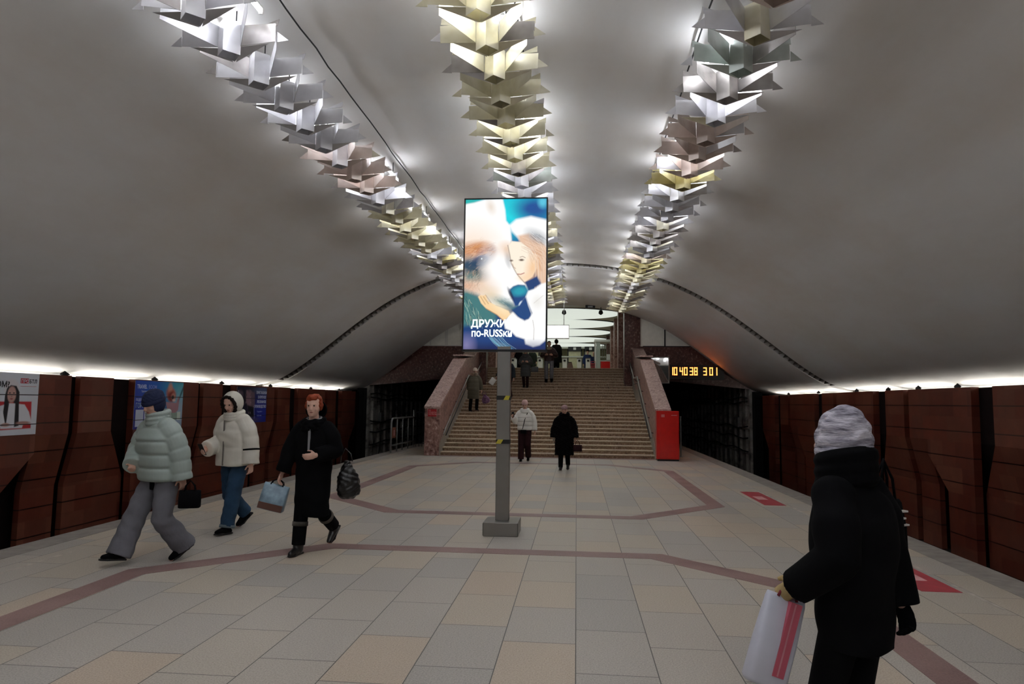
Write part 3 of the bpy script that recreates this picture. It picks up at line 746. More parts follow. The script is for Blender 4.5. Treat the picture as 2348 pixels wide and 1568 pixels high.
class Person:
    def __init__(s, label, loc, face, H=1.65, lean=0.0, legs=((20, 8), (-18, 25)), arms=None, head=(0, 0), voxel=.009, skin=None, hip=1.0, spread=.0, curl=.8, bare=(True, True), ground=True):
        """face: heading in degrees from +Y, anticlockwise; legs: (thigh forward, knee bend) for left and right; arms: per side ((upper dir), (fore dir)) with x outward"""
        s.H = H; s.vx = voxel; s.root = thing('person', label, 'person', loc, math.radians(face))
        s.J = J = {}
        hz = .515*H; Lt, Ls = .245*H, .225*H
        s.feetdir = []
        def leg(sd, a, k):
            hipj = V((sd*.052*H*hip, 0, hz)); knee = hipj+V((sd*spread*Lt, math.sin(a)*Lt, -math.cos(a)*Lt)); b_ = a-k
            ank = knee+V((sd*spread*Ls*.6, math.sin(b_)*Ls, -math.cos(b_)*Ls)); pt = b_*.75 if b_ < 0 else b_*.45
            fw = V((0, math.cos(pt), math.sin(pt))); nn = V((0, -math.sin(pt), math.cos(pt)))
            return hipj, knee, ank, pt, min((ank-fw*.042*H-nn*.042*H).z, (ank+fw*.102*H-nn*.042*H).z)
        A = [[math.radians(q) for q in l] for l in legs]; lw = [leg(sd, *A[i])[4] for i, sd in enumerate((-1, 1))]
        if max(legs[0][1], legs[1][1]) < 30 and ground:          # plant both feet
            i = 0 if lw[0] < lw[1] else 1
            for _ in range(200):
                if leg((-1, 1)[i], *A[i])[4] >= lw[1-i]-.001: break
                A[i][1] += .004; A[i][0] += .002
        low = 1e9
        for i, sd in enumerate((-1, 1)):
            J['hip', sd], J['knee', sd], J['ank', sd], J['pitch', sd], l_ = leg(sd, *A[i]); low = min(low, l_)
        dz = -low+.0
        for k in list(J):
            if isinstance(J[k], Vector): J[k] = J[k]+V((0, 0, dz))
        hz += dz; s.hz = hz; ln = math.radians(lean)
        J['pelvis'] = V((0, 0, hz+.01*H)); up = V((0, math.sin(ln), math.cos(ln)))
        s.up = up
        J['chest'] = J['pelvis']+up*.20*H; J['neck'] = J['pelvis']+up*.305*H
        J['sh', -1] = J['neck']+V((-.105*H, 0, -.018*H)); J['sh', 1] = J['neck']+V((.105*H, 0, -.018*H))
        pit, yaw = head; s.headR = Matrix.Rotation(math.radians(yaw), 3, 'Z') @ Matrix.Rotation(math.radians(-pit), 3, 'X')
        J['head'] = J['neck']+V((0, .012*H, .028*H))+s.headR @ V((0, .0, .02*H))
        arms = arms or (((.18, .1, -1), (.10, .35, -1)), ((.18, -.1, -1), (.10, .2, -1)))
        for i, sd in enumerate((-1, 1)):
            u, f = arms[i]; u = V((u[0]*sd, u[1], u[2])).normalized(); f = V((f[0]*sd, f[1], f[2])).normalized()
            J['elb', sd] = J['sh', sd]+u*.165*H; J['wri', sd] = J['elb', sd]+f*.145*H; J['fdir', sd] = f
        s.body(skin or SKIN, curl, bare)
    def hd(s, p):      # point given in head space (units of H) to body space
        return s.J['head']+s.headR @ (V(p)*s.H)
    def body(s, skin, curl, bare):
        H, J = s.H, s.J; mb = MB()
        rs = []
        for t, rx, ry in ((-.02, .075, .055), (.05, .078, .056), (.12, .068, .048), (.2, .083, .056), (.265, .080, .042), (.29, .045, .034)):
            c = J['pelvis']+s.up*t*H; rs.append((c.x, c.y, c.z, rx*H, ry*H))
        rings(mb, rs, 20)
        chain(mb, [J['neck']-s.up*.02*H, J['head']+s.headR @ V((0, 0, .02*H))], [.034*H, .031*H], 12)
        # head: horizontal sections from chin to crown, turned with the neck
        hm = MB(); hs = []
        for z, cy, rx, ry in ((.0, .030, .012, .014), (.006, .028, .022, .024), (.02, .018, .032, .036), (.04, .010, .038, .047), (.06, .004, .0415, .053), (.08, .001, .043, .0565), (.10, -.001, .0435, .057), (.115, -.003, .041, .053), (.128, -.004, .033, .042), (.136, -.004, .018, .024)):
            hs.append((0, cy*H, z*H, rx*H, ry*H))
        rings(hm, hs, 20, 2.1)
        chain(hm, [(0, .056*H, .075*H), (0, .065*H, .055*H), (0, .066*H, .050*H)], [.005*H, .0075*H, .009*H], 8)      # nose
        chain(hm, [(-.024*H, .048*H, .082*H), (0, .056*H, .084*H), (.024*H, .048*H, .082*H)], [.006*H, .007*H, .006*H], 8)  # brow
        for sd in (-1, 1):
            ball(hm, (sd*.044*H, -.004*H, .062*H), (.006*H, .011*H, .018*H), 8)
            ball(hm, (sd*.022*H, .042*H, .048*H), (.012*H, .012*H, .012*H), 8)
        o = len(mb.v); hv = [tuple(s.J['head']+s.headR @ V(p)) for p in hm.v]; mb.add(hv, hm.f)
        for sd in (-1, 1):
            shb = J['sh', sd]+V((-sd*.022*H, 0, -.022*H)); chain(mb, [J['neck']+V((sd*.02*H, 0, -.03*H)), shb], [.024*H, .026*H], 12)
            e, w, f = J['elb', sd], J['wri', sd], J['fdir', sd]
            chain(mb, [shb, J['sh', sd].lerp(e, .5), e, e.lerp(w, .4), w], [.027*H, .026*H, .022*H, .020*H, .0155*H], 12)
            s.hand(mb, w, f, sd, curl)
            chain(mb, [J['hip', sd], J['hip', sd].lerp(J['knee', sd], .5), J['knee', sd], J['knee', sd].lerp(J['ank', sd], .35), J['ank', sd]], [.052*H, .044*H, .033*H, .034*H, .021*H], 14)
            p = J['pitch', sd]; a = J['ank', sd]
            chain(mb, [a+V((0, -.015*H, -.025*H)), a+V((0, math.cos(p)*.085*H, math.sin(p)*.085*H-.03*H))], [.02*H, .016*H], 10, flat=(1, .8))
        s.bodyobj = put('body', remesh(mb, min(s.vx, .0075), 1), skin, s.root)
        for sd in (-1, 1):
            em = MB(); c = s.hd((sd*.0175, .0535, .0735)); ball(em, c, .0052*H, 8); obj('eye', em, EYE, s.root, True)
        lm = MB(); chain(lm, [s.hd((-.012, .050, .030)), s.hd((0, .0545, .0305)), s.hd((.012, .050, .030))], [.0028*H, .0042*H, .0028*H], 8); obj('lips', lm, LIP, s.root, True)
    def hand(s, mb, w, f, sd, curl):
        H = s.H; f = f.normalized(); side = V((0, 1, 0)) if abs(f.y) < .75 else V((0, 0, 1))
        side = (side-f*side.dot(f)).normalized(); nrm = f.cross(side).normalized()
        if nrm.x*sd > 0: nrm = -nrm                         # palm looks towards the body
        L = .052*H
        chain(mb, [w, w+f*L*.5, w+f*L*.95], [.016*H, .022*H, .021*H], 12, flat=(1, .5), ref=side)
        for k, (off, ln) in enumerate(((.0165, .040), (.0055, .045), (-.0055, .042), (-.0160, .034))):
            p = w+f*L+side*off*H; d = f.copy(); pts = [p-f*.01*H]; a = 0
            for q, fr in enumerate((.42, .33, .25)):
                a = curl*(.55+.5*q)*(1+.12*k); dd = f*math.cos(a)+nrm*math.sin(a); p = p+dd*ln*fr*H; pts.append(p)
            chain(mb, pts, [.0056*H, .0053*H, .0049*H, .0043*H], 8)
        p = w+f*L*.30+side*.017*H; t1 = (f*.6+side*.75+nrm*.35).normalized(); t2 = (f*.85+side*.2+nrm*.55).normalized()
        chain(mb, [p, p+t1*.020*H, p+t1*.020*H+t2*.022*H], [.0072*H, .0062*H, .0052*H], 8)
        s.J['palm', sd] = w+f*L*.8+nrm*.012*H
    # --- clothing
    def coat(s, name, mat, hem, w_hem, w_waist, w_chest, w_sh, sleeve=(.046, .046, .040), pitch=0, amp=0.0, depth=.66, cuff=1.0, collar=.02, disp=None, ex=2.5, dy=0.0, fwd=0.0):
        """hem: height of the hem / H; widths are half widths / H"""
        H, J = s.H, s.J; mb = MB(); z0 = hem*H; zp = J['pelvis'].z; zt = J['neck'].z
        keys = [(z0, w_hem, depth), (zp+.02*H, w_waist if z0 > zp else lerp(w_hem, w_waist, .6), depth), (zp+.10*H, w_waist, depth), (J['chest'].z, w_chest, depth), (J['neck'].z-.045*H, w_sh, depth*.86), (J['neck'].z-.008*H, w_sh*.62, depth*.95), (J['neck'].z+collar*H, .050, .95)]
        if z0 > zp: keys.pop(1)
        rs = []; step = .012 if pitch else .03; zz = z0; kz = [k[0] for k in keys]
        while zz < kz[-1]+1e-6:
            wv = float(np.interp(zz, kz, [k[1] for k in keys])); dp = float(np.interp(zz, kz, [k[2] for k in keys]))
            q = quilt(zz-z0, pitch, amp) if pitch and zz < J['neck'].z-.01*H else 1
            t = (zz-zp)/max(s.up.z, .3); cy = s.up.y*t if t > 0 else fwd*(zp-zz)
            rs.append((0, cy+dy, zz, wv*H*q, wv*dp*H*q)); zz += step
        if not pitch:
            rs2 = []                                         # rounded hem
            rings(mb, rs, 36, ex)
        else: rings(mb, rs, 36, ex)
        for sd in (-1, 1):
            sh, e, w = J['sh', sd], J['elb', sd], J['wri', sd]; w = e.lerp(w, cuff)
            P, R, S = subdiv([sh+V((-sd*.02*H, 0, -.01*H)), sh.lerp(e, .5), e, w], [sleeve[0]*H, sleeve[0]*H*1.02, sleeve[1]*H, sleeve[2]*H], .014)
            if pitch: R = [r*quilt(q, pitch*.92, amp) for r, q in zip(R, S)]
            chain(mb, P, R, 20, capend=False)
        return put(name, remesh(mb, s.vx, 2, disp), mat, s.root)
    def trousers(s, name, mat, r=(.062, .048, .045), to=1.0, disp=None, hemdrop=0.0):
        H, J = s.H, s.J; mb = MB()
        rings(mb, [(0, 0, J['pelvis'].z-.05*H, .085*H, .06*H), (0, 0, J['pelvis'].z+.06*H, .082*H, .058*H)], 20)
        for sd in (-1, 1):
            a = J['knee', sd].lerp(J['ank', sd], to)+V((0, 0, -hemdrop*H))
            P, R, S = subdiv([J['hip', sd], J['knee', sd], a], [x*H for x in r], .03)
            chain(mb, P, R, 18, capend=False)
        return put(name, remesh(mb, s.vx, 2, disp), mat, s.root)
    def shoes(s, name, mat, shaft=0.0, r=.032, sole=None, heel=0.0):
        H, J = s.H, s.J
        for sd in (-1, 1):
            mb = MB(); a = J['ank', sd]; p = J['pitch', sd]; fw = V((0, math.cos(p), math.sin(p)))
            t = a+fw*.085*H+V((0, 0, -.026*H))
            chain(mb, [a+V((0, -.022*H, -.022*H)), a+fw*.03*H+V((0, 0, -.016*H)), t], [.021*H, .026*H, .018*H], 14, flat=(1, .95))
            if shaft: chain(mb, [a+V((0, 0, -.01*H)), a.lerp(J['knee', sd], .3), a.lerp(J['knee', sd], shaft)], [r*H*.82, r*H*.92, r*H*1.05], 14)
            else: chain(mb, [a+V((0, 0, -.01*H)), a+V((0, 0, .012*H))], [.024*H, .024*H], 12)
            sh = put(name, remesh(mb, s.vx, 2), mat, s.root)
            sm = MB(); nn = V((0, -math.sin(p), math.cos(p)))
            b0 = a-fw*.042*H-nn*.040*H; b1 = a+fw*.102*H-nn*.042*H; w = .023*H
            sm.prism([b0+V((-w*.8, 0, 0)), b0+V((w*.8, 0, 0)), (b0+b1)/2+V((w*.85, 0, 0)), b0.lerp(b1, .75)+V((w*1.1, 0, 0)), b1+V((w*.4, 0, 0)), b1+V((-w*.4, 0, 0)), b0.lerp(b1, .75)+V((-w*1.1, 0, 0)), (b0+b1)/2+V((-w*.85, 0, 0))], nn*.010*H)
            obj('sole', sm, sole or M['black'], sh)
    def beanie(s, name, mat, h=.05, r=1.09, back=0.0, z0=.083, disp=None, pom=False, big=1.0):
        H = s.H; mb = MB(); hm = MB(); hs = []; h = max(h, .150-z0)
        for t, k in ((0, 1.0), (.12, 1.04), (.3, 1.05), (.5, 1.0), (.7, .86), (.85, .66), (.95, .42), (1.0, .15)):
            hs.append((0, (-.003-back*t)*H, (z0+t*h)*H, .046*H*r*k*big, .059*H*r*k*big))
        rings(hm, hs, 24, 2.1); mb.add([tuple(s.J['head']+s.headR @ V(p)) for p in hm.v], hm.f)
        o = put(name, remesh(mb, min(s.vx, .008), 2, disp), mat, s.root)
        cm = MB(); cs = [(0, -.003*H, (z0-.002)*H, .0475*H*r*big, .061*H*r*big), (0, -.003*H, (z0+.004)*H, .050*H*r*big, .0635*H*r*big), (0, -.003*H, (z0+.018)*H, .050*H*r*big, .0635*H*r*big), (0, -.003*H, (z0+.022)*H, .047*H*r*big, .060*H*r*big)]
        rings(cm, cs, 24, 2.1); c2 = MB(); c2.add([tuple(s.J['head']+s.headR @ V(p)) for p in cm.v], cm.f); obj('hat_cuff', c2, mat, s.root, True)
        return o
    def hood(s, name, mat, open_deg=58, r=(.062, .072, .078), c=(0, -.016, .066), fur=None, furmat=None, disp=None):
        """shell round the head, open towards the face"""
        H = s.H; n = 28; prof = []
        for a in np.linspace(open_deg, 178, 16): prof.append((a, 1.0))
        for a in np.linspace(178, open_deg, 16): prof.append((a, .86))
        vs = []
        for a, k in prof:
            ar = math.radians(a)
            for j in range(n):
                b_ = 2*math.pi*j/n
                vs.append((c[0]*H+r[0]*k*H*math.sin(ar)*math.cos(b_), c[1]*H+r[1]*k*H*math.cos(ar), c[2]*H+r[2]*k*H*math.sin(ar)*math.sin(b_)))
        m = len(prof); fs = [(i*n+j, i*n+(j+1) % n, ((i+1) % m)*n+(j+1) % n, ((i+1) % m)*n+j) for i in range(m) for j in range(n)]
        mb = MB().add([tuple(s.J['head']+s.headR @ V(p)) for p in vs], fs)
        nk = s.J['neck']; 
        o = put(name, remesh(mb, .008, 2, disp), mat, s.root)
        if fur:
            fm = MB(); ar = math.radians(open_deg); pts = []
            for j in range(33):
                b_ = 2*math.pi*j/32; pts.append(s.J['head']+s.headR @ V((c[0]*H+r[0]*H*.97*math.sin(ar)*math.cos(b_), c[1]*H+r[1]*H*math.cos(ar)+.004, c[2]*H+r[2]*H*.97*math.sin(ar)*math.sin(b_))))
            fm.tube(pts, [fur*(1+.25*math.sin(j*2.7)) for j in range(33)], 8); obj('fur_trim', fm, furmat, s.root, True)
        return o
    def hair(s, name, mat, pts, disp=None):
        """pts: blobs in head space (x,y,z,r) units of H"""
        mb = MB()
        for p in pts: ball(mb, s.hd(p[:3]), tuple(q*s.H for q in p[3]) if isinstance(p[3], tuple) else p[3]*s.H, 14)
        return put(name, remesh(mb, .007, 2, disp), mat, s.root)
    def collar(s, name, mat, r=.056, h=.05, z=-.01, th=.014, disp=None):
        H = s.H; mb = MB(); c = s.J['neck']
        for k in range(3):
            pts = []
            for j in range(25):
                a = 2*math.pi*j/24; pts.append(c+V((math.cos(a)*r*H, .01*H+math.sin(a)*r*H*.95, (z+h*k/2)*H-.012*H*math.sin(a))))
            mb.tube(pts, th*H, 8)
        return put(name, remesh(mb, .008, 1, disp), mat, s.root)
    def W_(s, p):       # body space to world
        return s.root.matrix_basis @ V(p)
    def world(s, p):
        rz = s.root.rotation_euler[2]; return Matrix.Rotation(rz, 3, 'Z') @ V(p) + s.root.location

def fabric(nm, c, rough=.85, var=.12, b=.25, bs=60, spec=.3): return plain(nm, c, rough, var=var, scale=5, bmp=b, bscale=bs, spec=spec)
F = dict(sage=fabric('sage_nylon', '#9ba8a2', .5, .06, .2, 14, .5), greytr=fabric('grey_corduroy', '#6a6a70'), black=fabric('black_cloth', '#0a0a0c', .95, .3, .15, 60, .1), navy=fabric('navy_knit', '#1c2340'),
         cream=fabric('cream_nylon', '#d6d2c6', .6, .06, .2, 14), denim=fabric('blue_denim', '#26405a', .9, .35), darkfur=fabric('dark_fur', '#1e140f', .95, .4, .8, 30), white=fabric('white_nylon', '#e4e2dc', .5, .05, .2, 14),
         pink=fabric('pink_knit', '#c9a6a2'), maroon=fabric('maroon_cloth', '#2a0d12', .9, .3), furcoat=fabric('black_fur', '#0b0808', .95, .3, .9, 45, .1), mauve=fabric('mauve_wool', '#a28486'),
         olive=fabric('olive_nylon', '#4f4a3c', .8), palehat=fabric('pale_beige_knit', '#b9aa9c'), grey=fabric('dark_grey_nylon', '#4a4c4e', .6, .15), burg=fabric('burgundy_leather', '#2c1215', .45, .3, .2, 20, .5), jean2=fabric('faded_grey_jeans', '#74757c', .9, .3),
         knit=fabric('grey_white_knit', '#a7a4ac', .9, .3, .9, 55), leather=fabric('black_leather', '#0c0b0c', .3, .3, .5, 40, .6), redhair=fabric('red_hair', '#8a3a1c', .6, .3, .5, 80), brown=fabric('brown_hair', '#3a261c', .6, .3, .5, 80), blue=fabric('blue_uniform', '#1c2a50'), green=fabric('dark_green_cloth', '#1c241c'), beige=fabric('beige_glove', '#b09a6c'))
_m, _nt, _b, _N, _L = new_mat('chunky_grey_white_knit'); _v = coords(_nt, scale=(6, 6, 26), rot=(.5, .5, 0))
_L.new(ramp(_nt, noise(_nt, _v, 1.6, 4, .6), [(.34, lin('#57545e')), (.5, lin('#a19eaa')), (.66, lin('#d6d3dc'))]), _b.inputs['Base Color']); _b.inputs['Roughness'].default_value = .95; bump(_nt, _b, noise(_nt, _v, 3, 3), .8, .01); F['knit'] = _m
def held_bag(name, label, cat, at, size, mat, handle=.16, tilt=(0, 0, 0), shape='tote', hmat=None, stripe=None):
    """bag hanging from a hand at world point 'at'"""
    t = thing(name, label, cat, at); t.rotation_euler = tilt
    w, d, h = size; mb = MB()
    if shape == 'tote':
        rings(mb, [(0, 0, -handle-h, w*.46, d*.8), (0, 0, -handle-h*.96, w*.5, d), (0, 0, -handle-h*.5, w*.5, d*.95), (0, 0, -handle-h*.06, w*.49, d*.5), (0, 0, -handle, w*.48, d*.22)], 24, 4.5)
        o = obj('bag_body', mb, mat, t, True)
    elif shape == 'sack':
        rings(mb, [(0, 0, -handle-h, w*.2, d*.3), (0, 0, -handle-h*.92, w*.42, d*.8), (0, 0, -handle-h*.72, w*.5, d), (0, 0, -handle-h*.4, w*.44, d*.9), (0, 0, -handle-h*.15, w*.22, d*.5), (0, 0, -handle, w*.08, d*.2)], 24, 2.2)
        o = put('bag_body', remesh(mb, .008, 2, waves(.004, 60)), mat, t)
    for dy in (-d*.35, d*.35):
        pts = [(-w*.24, dy, -handle-.01), (-w*.20, dy*.7, -handle*.45), (0, 0, .012), (w*.20, dy*.7, -handle*.45), (w*.24, dy, -handle-.01)]
        obj('handle', MB().tube(pts, .006, 8), hmat or mat, t, True)
    if stripe:
        for (x0, x1, z0, z1, mt) in stripe: obj('printed_panel', MB().box(w*x0, w*x1, -d*.93-.004 if shape == 'tote' and w < .18 and d > .05 else -d-.004, d*.93+.004 if w < .18 and d > .05 else d+.004, -handle-h*z1, -handle-h*z0), mt, t)
    return t

# the woman in the sage puffer jacket striding to the left
p = Person('walking person in a pale sage puffer jacket, navy hat and wide grey trousers', (-4.12, 6.55, 0), 152, 1.68, lean=6, legs=((-17, 1), (25, 3)), head=(22, 8), hip=1.25, curl=.9,
           arms=(((.20, -.30, -1), (.10, -.15, -1)), ((.46, .10, -1), (-.62, .55, -.55))), skin=SKIN)
p.trousers('trousers', F['greytr'], (.062, .058, .068), 1.0, waves(.004, 24), .005); p.shoes('shoe', F['black'], sole=M['black'])
p.coat('puffer_jacket', F['sage'], .47, .140, .142, .148, .125, (.062, .064, .056), .13, .09, .80, cuff=1.08, collar=.035, ex=2.6)
p.beanie('navy_beanie', F['navy'], .058, 1.10, .008, .070, waves(.0015, 90)); p.hood('navy_balaclava', F['navy'], 50, (.052, .064, .070), (0, -.006, .068)); p.collar('jacket_collar', F['sage'], .056, .05, .0, .017)
ut = MB(); rings(ut, [(0, 0, .42*p.H, .088*p.H, .064*p.H), (0, 0, .50*p.H, .09*p.H, .066*p.H)], 24); obj('dark_top', ut, F['black'], p.root, True)
puffer = p
held_bag('handbag', 'small black bag behind the left hand of the person in the sage jacket', 'handbag', tuple(p.world(p.J['palm', -1]+V((-.10, -.03, .02)))), (.20, .06, .17), F['black'], .08, (0, 0, math.radians(20)), 'tote')
# the white parka with the phone
p = Person('walking person in a hooded cream parka and blue jeans looking at a phone', (-4.17, 8.12, 0), 160, 1.68, lean=3, legs=((14, 4), (-4, 42)), head=(24, 12), hip=1.1, curl=.9,
           arms=(((.22, -.12, -1), (.14, .05, -1)), ((.12, .05, -1), (-.15, .85, -.25))), skin=SKIN2)
p.trousers('jeans', F['denim'], (.060, .052, .050), .93, waves(.003, 28)); p.shoes('shoe', F['black'])
cf = MB(); a_ = p.J['knee', -1].lerp(p.J['ank', -1], .90); b_ = p.J['knee', -1].lerp(p.J['ank', -1], .99); cf.tube([a_, b_], .089*.6*p.H, 18)
obj('rolled_cuff', cf, fabric('pale_denim', '#6c7a80'), p.root, True)
p.coat('parka', F['cream'], .475, .142, .134, .136, .118, (.062, .062, .060), .22, .03, .78, cuff=1.0, collar=.03, disp=waves(.003, 22))
p.hood('parka_hood', F['cream'], 52, (.070, .080, .086), (0, -.014, .064), .020, F['darkfur']); p.collar('high_collar', F['cream'], .060, .035, .0, .018)
zp = MB(); zp.box(-.008, .008, .138*p.H*.78+.004, .138*p.H*.78+.014, .48*p.H, .80*p.H); obj('zip', zp, fabric('grey_zip', '#77726c'), p.root)
sb = MB(); e_, w_ = p.J['elb', -1], p.J['wri', -1]; sb.tube([e_.lerp(w_, .30), e_.lerp(w_, .38)], .064*p.H, 18); obj('sleeve_band', sb, F['black'], p.root, True)
parka = p
ph = thing('phone', 'dark phone held up in front by the person in the cream parka', 'phone', parka.world(parka.J['palm', 1]+V((-.0, .045, .02))), math.radians(160)); ph.rotation_euler = (math.radians(60), 0, math.radians(160))
bevel(obj('case', MB().box(-.037, .037, -.078, .078, -.005, .004), M['black'], ph), .004); obj('screen', MB().box(-.033, .033, -.072, .072, .004, .0055), glow('phone_screen', '#c8b8b0', .5), ph)
# red-haired woman in black with two bags
p = Person('red-haired woman in a long black coat, carrying bags and with one forearm raised', (-2.78, 7.12, 0), 172, 1.64, lean=2, legs=((-6, 48), (10, 4)), head=(4, 12), hip=1.0, curl=.9,
           arms=(((.34, -.05, -1), (-.5, .85, -.12)), ((.30, .12, -1), (.26, .22, -1))), skin=SKIN2)
p.trousers('trousers', F['black'], (.056, .046, .042), .9); p.shoes('boot', F['leather'], .62, .040)
p.coat('long_coat', F['black'], .235, .108, .118, .125, .112, (.052, .052, .046), 0, 0, .74, cuff=.95, collar=.02, disp=waves(.004, 18))
p.hair('red_hair', F['redhair'], [(0, -.008, .098, (.050, .060, .050)), (0, .03, .122, (.038, .030, .022)), (-.040, -.005, .075, (.014, .030, .036)), (.040, -.005, .075, (.014, .030, .036)), (0, -.04, .07, (.038, .03, .045))], waves(.003, 70))
p.collar('fur_collar', F['black'], .062, .04, -.022, .022, waves(.004, 60)); p.collar('silver_scarf', fabric('silver_shiny_scarf', '#6f6f70', .35), .046, .02, .012, .010)
st_ = MB(); st_.box(-.035, -.012, .118*p.H*.74+.004, .118*p.H*.74+.02, .66*p.H, .79*p.H); obj('shiny_strap', st_, fabric('silver_strap', '#8a8a8c', .4), p.root)
for sd in (-1, 1):
    c_ = MB(); a_ = p.J['ank', sd].lerp(p.J['knee', sd], .60); b_ = p.J['ank', sd].lerp(p.J['knee', sd], .72); c_.tube([a_, b_], .049*p.H, 18); obj('boot_cuff', c_, fabric('striped_cuff', '#57524c', .9, .6, .5, 30), p.root, True)
p.hood('coat_hood', F['black'], 100, (.074, .070, .070), (0, -.036, .040))
redw = p
held_bag('shopping_bag', 'pale blue and brown plastic shopping bag carried by the red-haired woman', 'bag', tuple(redw.world(redw.J['palm', 1]+V((.03, .0, -.01)))), (.27, .08, .27), plain('pale_blue_film', '#7f97a6', .35, var=.35, scale=10), .05, (0, math.radians(14), math.radians(12)), 'tote', F['black'], [(-.46, .46, .72, .97, plain('brown_film', '#5a3a30', .4))])
held_bag('handbag', 'shiny black quilted handbag hanging behind the left arm of the red-haired woman', 'handbag', (-2.457, 7.18, 1.08), (.25, .10, .40), F['leather'], .12, (0, math.radians(-6), math.radians(20)), 'sack')
# woman at the right edge seen from behind
p = Person('woman seen from behind in a black coat and a wide grey-white knitted hat', (1.15, 3.02, 0), 42, 1.57, lean=1, legs=((15, 4), (-10, 10)), head=(6, 10), hip=1.0, curl=1.1, voxel=.009,
           arms=(((.27, -.30, -1), (.04, .78, -.60)), ((.14, -.18, -1), (.0, -.25, -1))), skin=SKIN2)
p.trousers('trousers', F['black'], (.054, .044, .038), .98); p.shoes('boot', F['leather'], .4, .036)
p.coat('black_coat', F['black'], .40, .102, .118, .122, .108, (.054, .052, .045), 0, 0, .78, cuff=1.0, collar=.03, disp=waves(.005, 14))
p.beanie('knitted_hat', F['knit'], .130, 1.20, .010, .024, lambda c: .0035*np.sin(c[:, 2]*95+2.2*np.sin(c[:, 0]*60))+.003*np.sin(c[:, 0]*120+c[:, 1]*60), big=.98)
p.collar('coat_collar', F['black'], .058, .060, .004, .026)
near = p
gl = MB(); near.hand(gl, near.J['wri', -1], near.J['fdir', -1], -1, 1.1); put('glove', remesh(gl, .006, 1, lambda c: .003+0*c[:, 0]), F['beige'], near.root)
gl = MB(); near.hand(gl, near.J['wri', 1], near.J['fdir', 1], 1, 1.1); put('glove', remesh(gl, .006, 1, lambda c: .003+0*c[:, 0]), F['black'], near.root)
held_bag('paper_bag', 'white carrier bag with a pink stripe carried by the woman in the knitted hat', 'bag', tuple(near.world(near.J['palm', -1]+V((0, 0, -.0)))), (.17, .045, .36), plain('white_bag_film', '#c9cbd8', .4, var=.06), .02, (math.radians(-4), math.radians(19), math.radians(8)), 'tote', plain('dark_red_handle', '#7c1c28'), [(.02, .30, .04, .86, plain('pink_stripe', '#c25a6c', .4)), (.12, .16, .05, .85, plain('pale_pink_stripe', '#dba0a8', .4))])
held_bag('shoulder_bag', 'black shoulder bag with white stripes beside the woman in the knitted hat', 'handbag', tuple(near.world(V((.235, -.02, 1.36)))), (.17, .055, .24), F['black'], .16, (0, 0, math.radians(28)), 'tote', F['black'], [(.10, .42, .18, .21, M['white_paint']), (.10, .34, .30, .33, M['white_paint']), (.10, .45, .42, .45, M['white_paint'])])
# white puffer jacket before the stairs
p = Person('woman in a short white puffer jacket and pink beanie before the stairs', (-1.42, 18.95, 0), 178, 1.66, legs=((-4, 14), (9, 3)), head=(18, 0), hip=1.05, curl=.9,
           arms=(((.30, -.05, -1), (.12, .25, -1)), ((.28, .1, -1), (.25, .9, .55))), voxel=.011)
p.trousers('trousers', F['maroon'], (.060, .052, .050), 1.0); p.shoes('shoe', F['black'])
p.coat('white_puffer', F['white'], .515, .122, .125, .128, .112, (.052, .052, .044), .11, .07, .76, cuff=.97); p.beanie('pink_beanie', F['pink'], .062, 1.08, 0, .082); p.collar('jacket_hood', F['white'], .062, .03, 0, .020)
ss = MB().tube([V((-.08, .10, .80*p.H)), V((-.01, .165, .68*p.H)), V((.05, .15, .53*p.H))], .011, 6); obj('cross_strap', ss, F['black'], p.root); obj('belt_bag', MB().box(-.06, .10, .115, .17, .46*p.H, .52*p.H), F['black'], p.root)
ph = thing('phone', 'dark phone raised in the hand of the woman in the white jacket', 'phone', p.world(p.J['palm', 1]+V((-.0, .02, .05)))); ph.rotation_euler = (math.radians(70), 0, math.radians(178)); bevel(obj('case', MB().box(-.037, .037, -.075, .075, -.005, .004), M['black'], ph), .004); obj('screen', MB().box(-.033, .033, -.07, .07, .004, .0055), glow('phone_screen_dim', '#707880', .3), ph)
# long dark fur coat
p = Person('woman in a long dark fur coat and mauve beanie walking towards the camera', (-.29, 16.75, 0), 176, 1.53, legs=((-6, 10), (10, 3)), head=(4, 0), voxel=.011, curl=1.0,
           arms=(((.30, .0, -1), (.12, .1, -1)), ((.30, .0, -1), (.12, .1, -1))))
p.trousers('stockings', F['black'], (.05, .042, .036), .98); p.shoes('boot', F['leather'], .6, .038)
p.coat('fur_coat', F['furcoat'], .235, .150, .135, .130, .118, (.058, .058, .062), 0, 0, .72, cuff=.92, disp=waves(.006, 55)); p.beanie('mauve_beanie', F['mauve'], .055, 1.06, 0, .086, waves(.002, 80)); p.collar('fur_collar', F['furcoat'], .062, .05, 0, .026, waves(.005, 60))
held_bag('handbag', 'small dark handbag in the hand of the woman in the fur coat', 'handbag', tuple(p.world(p.J['palm', -1]+V((-.07, 0, 0)))), (.22, .06, .16), F['maroon'], .10, (0, 0, 0), 'tote')
gl = MB(); p.hand(gl, p.J['wri', 1], p.J['fdir', 1], 1, .4); put('pale_glove', remesh(gl, .006, 1, lambda c: .004+0*c[:, 0]), F['palehat'], p.root)
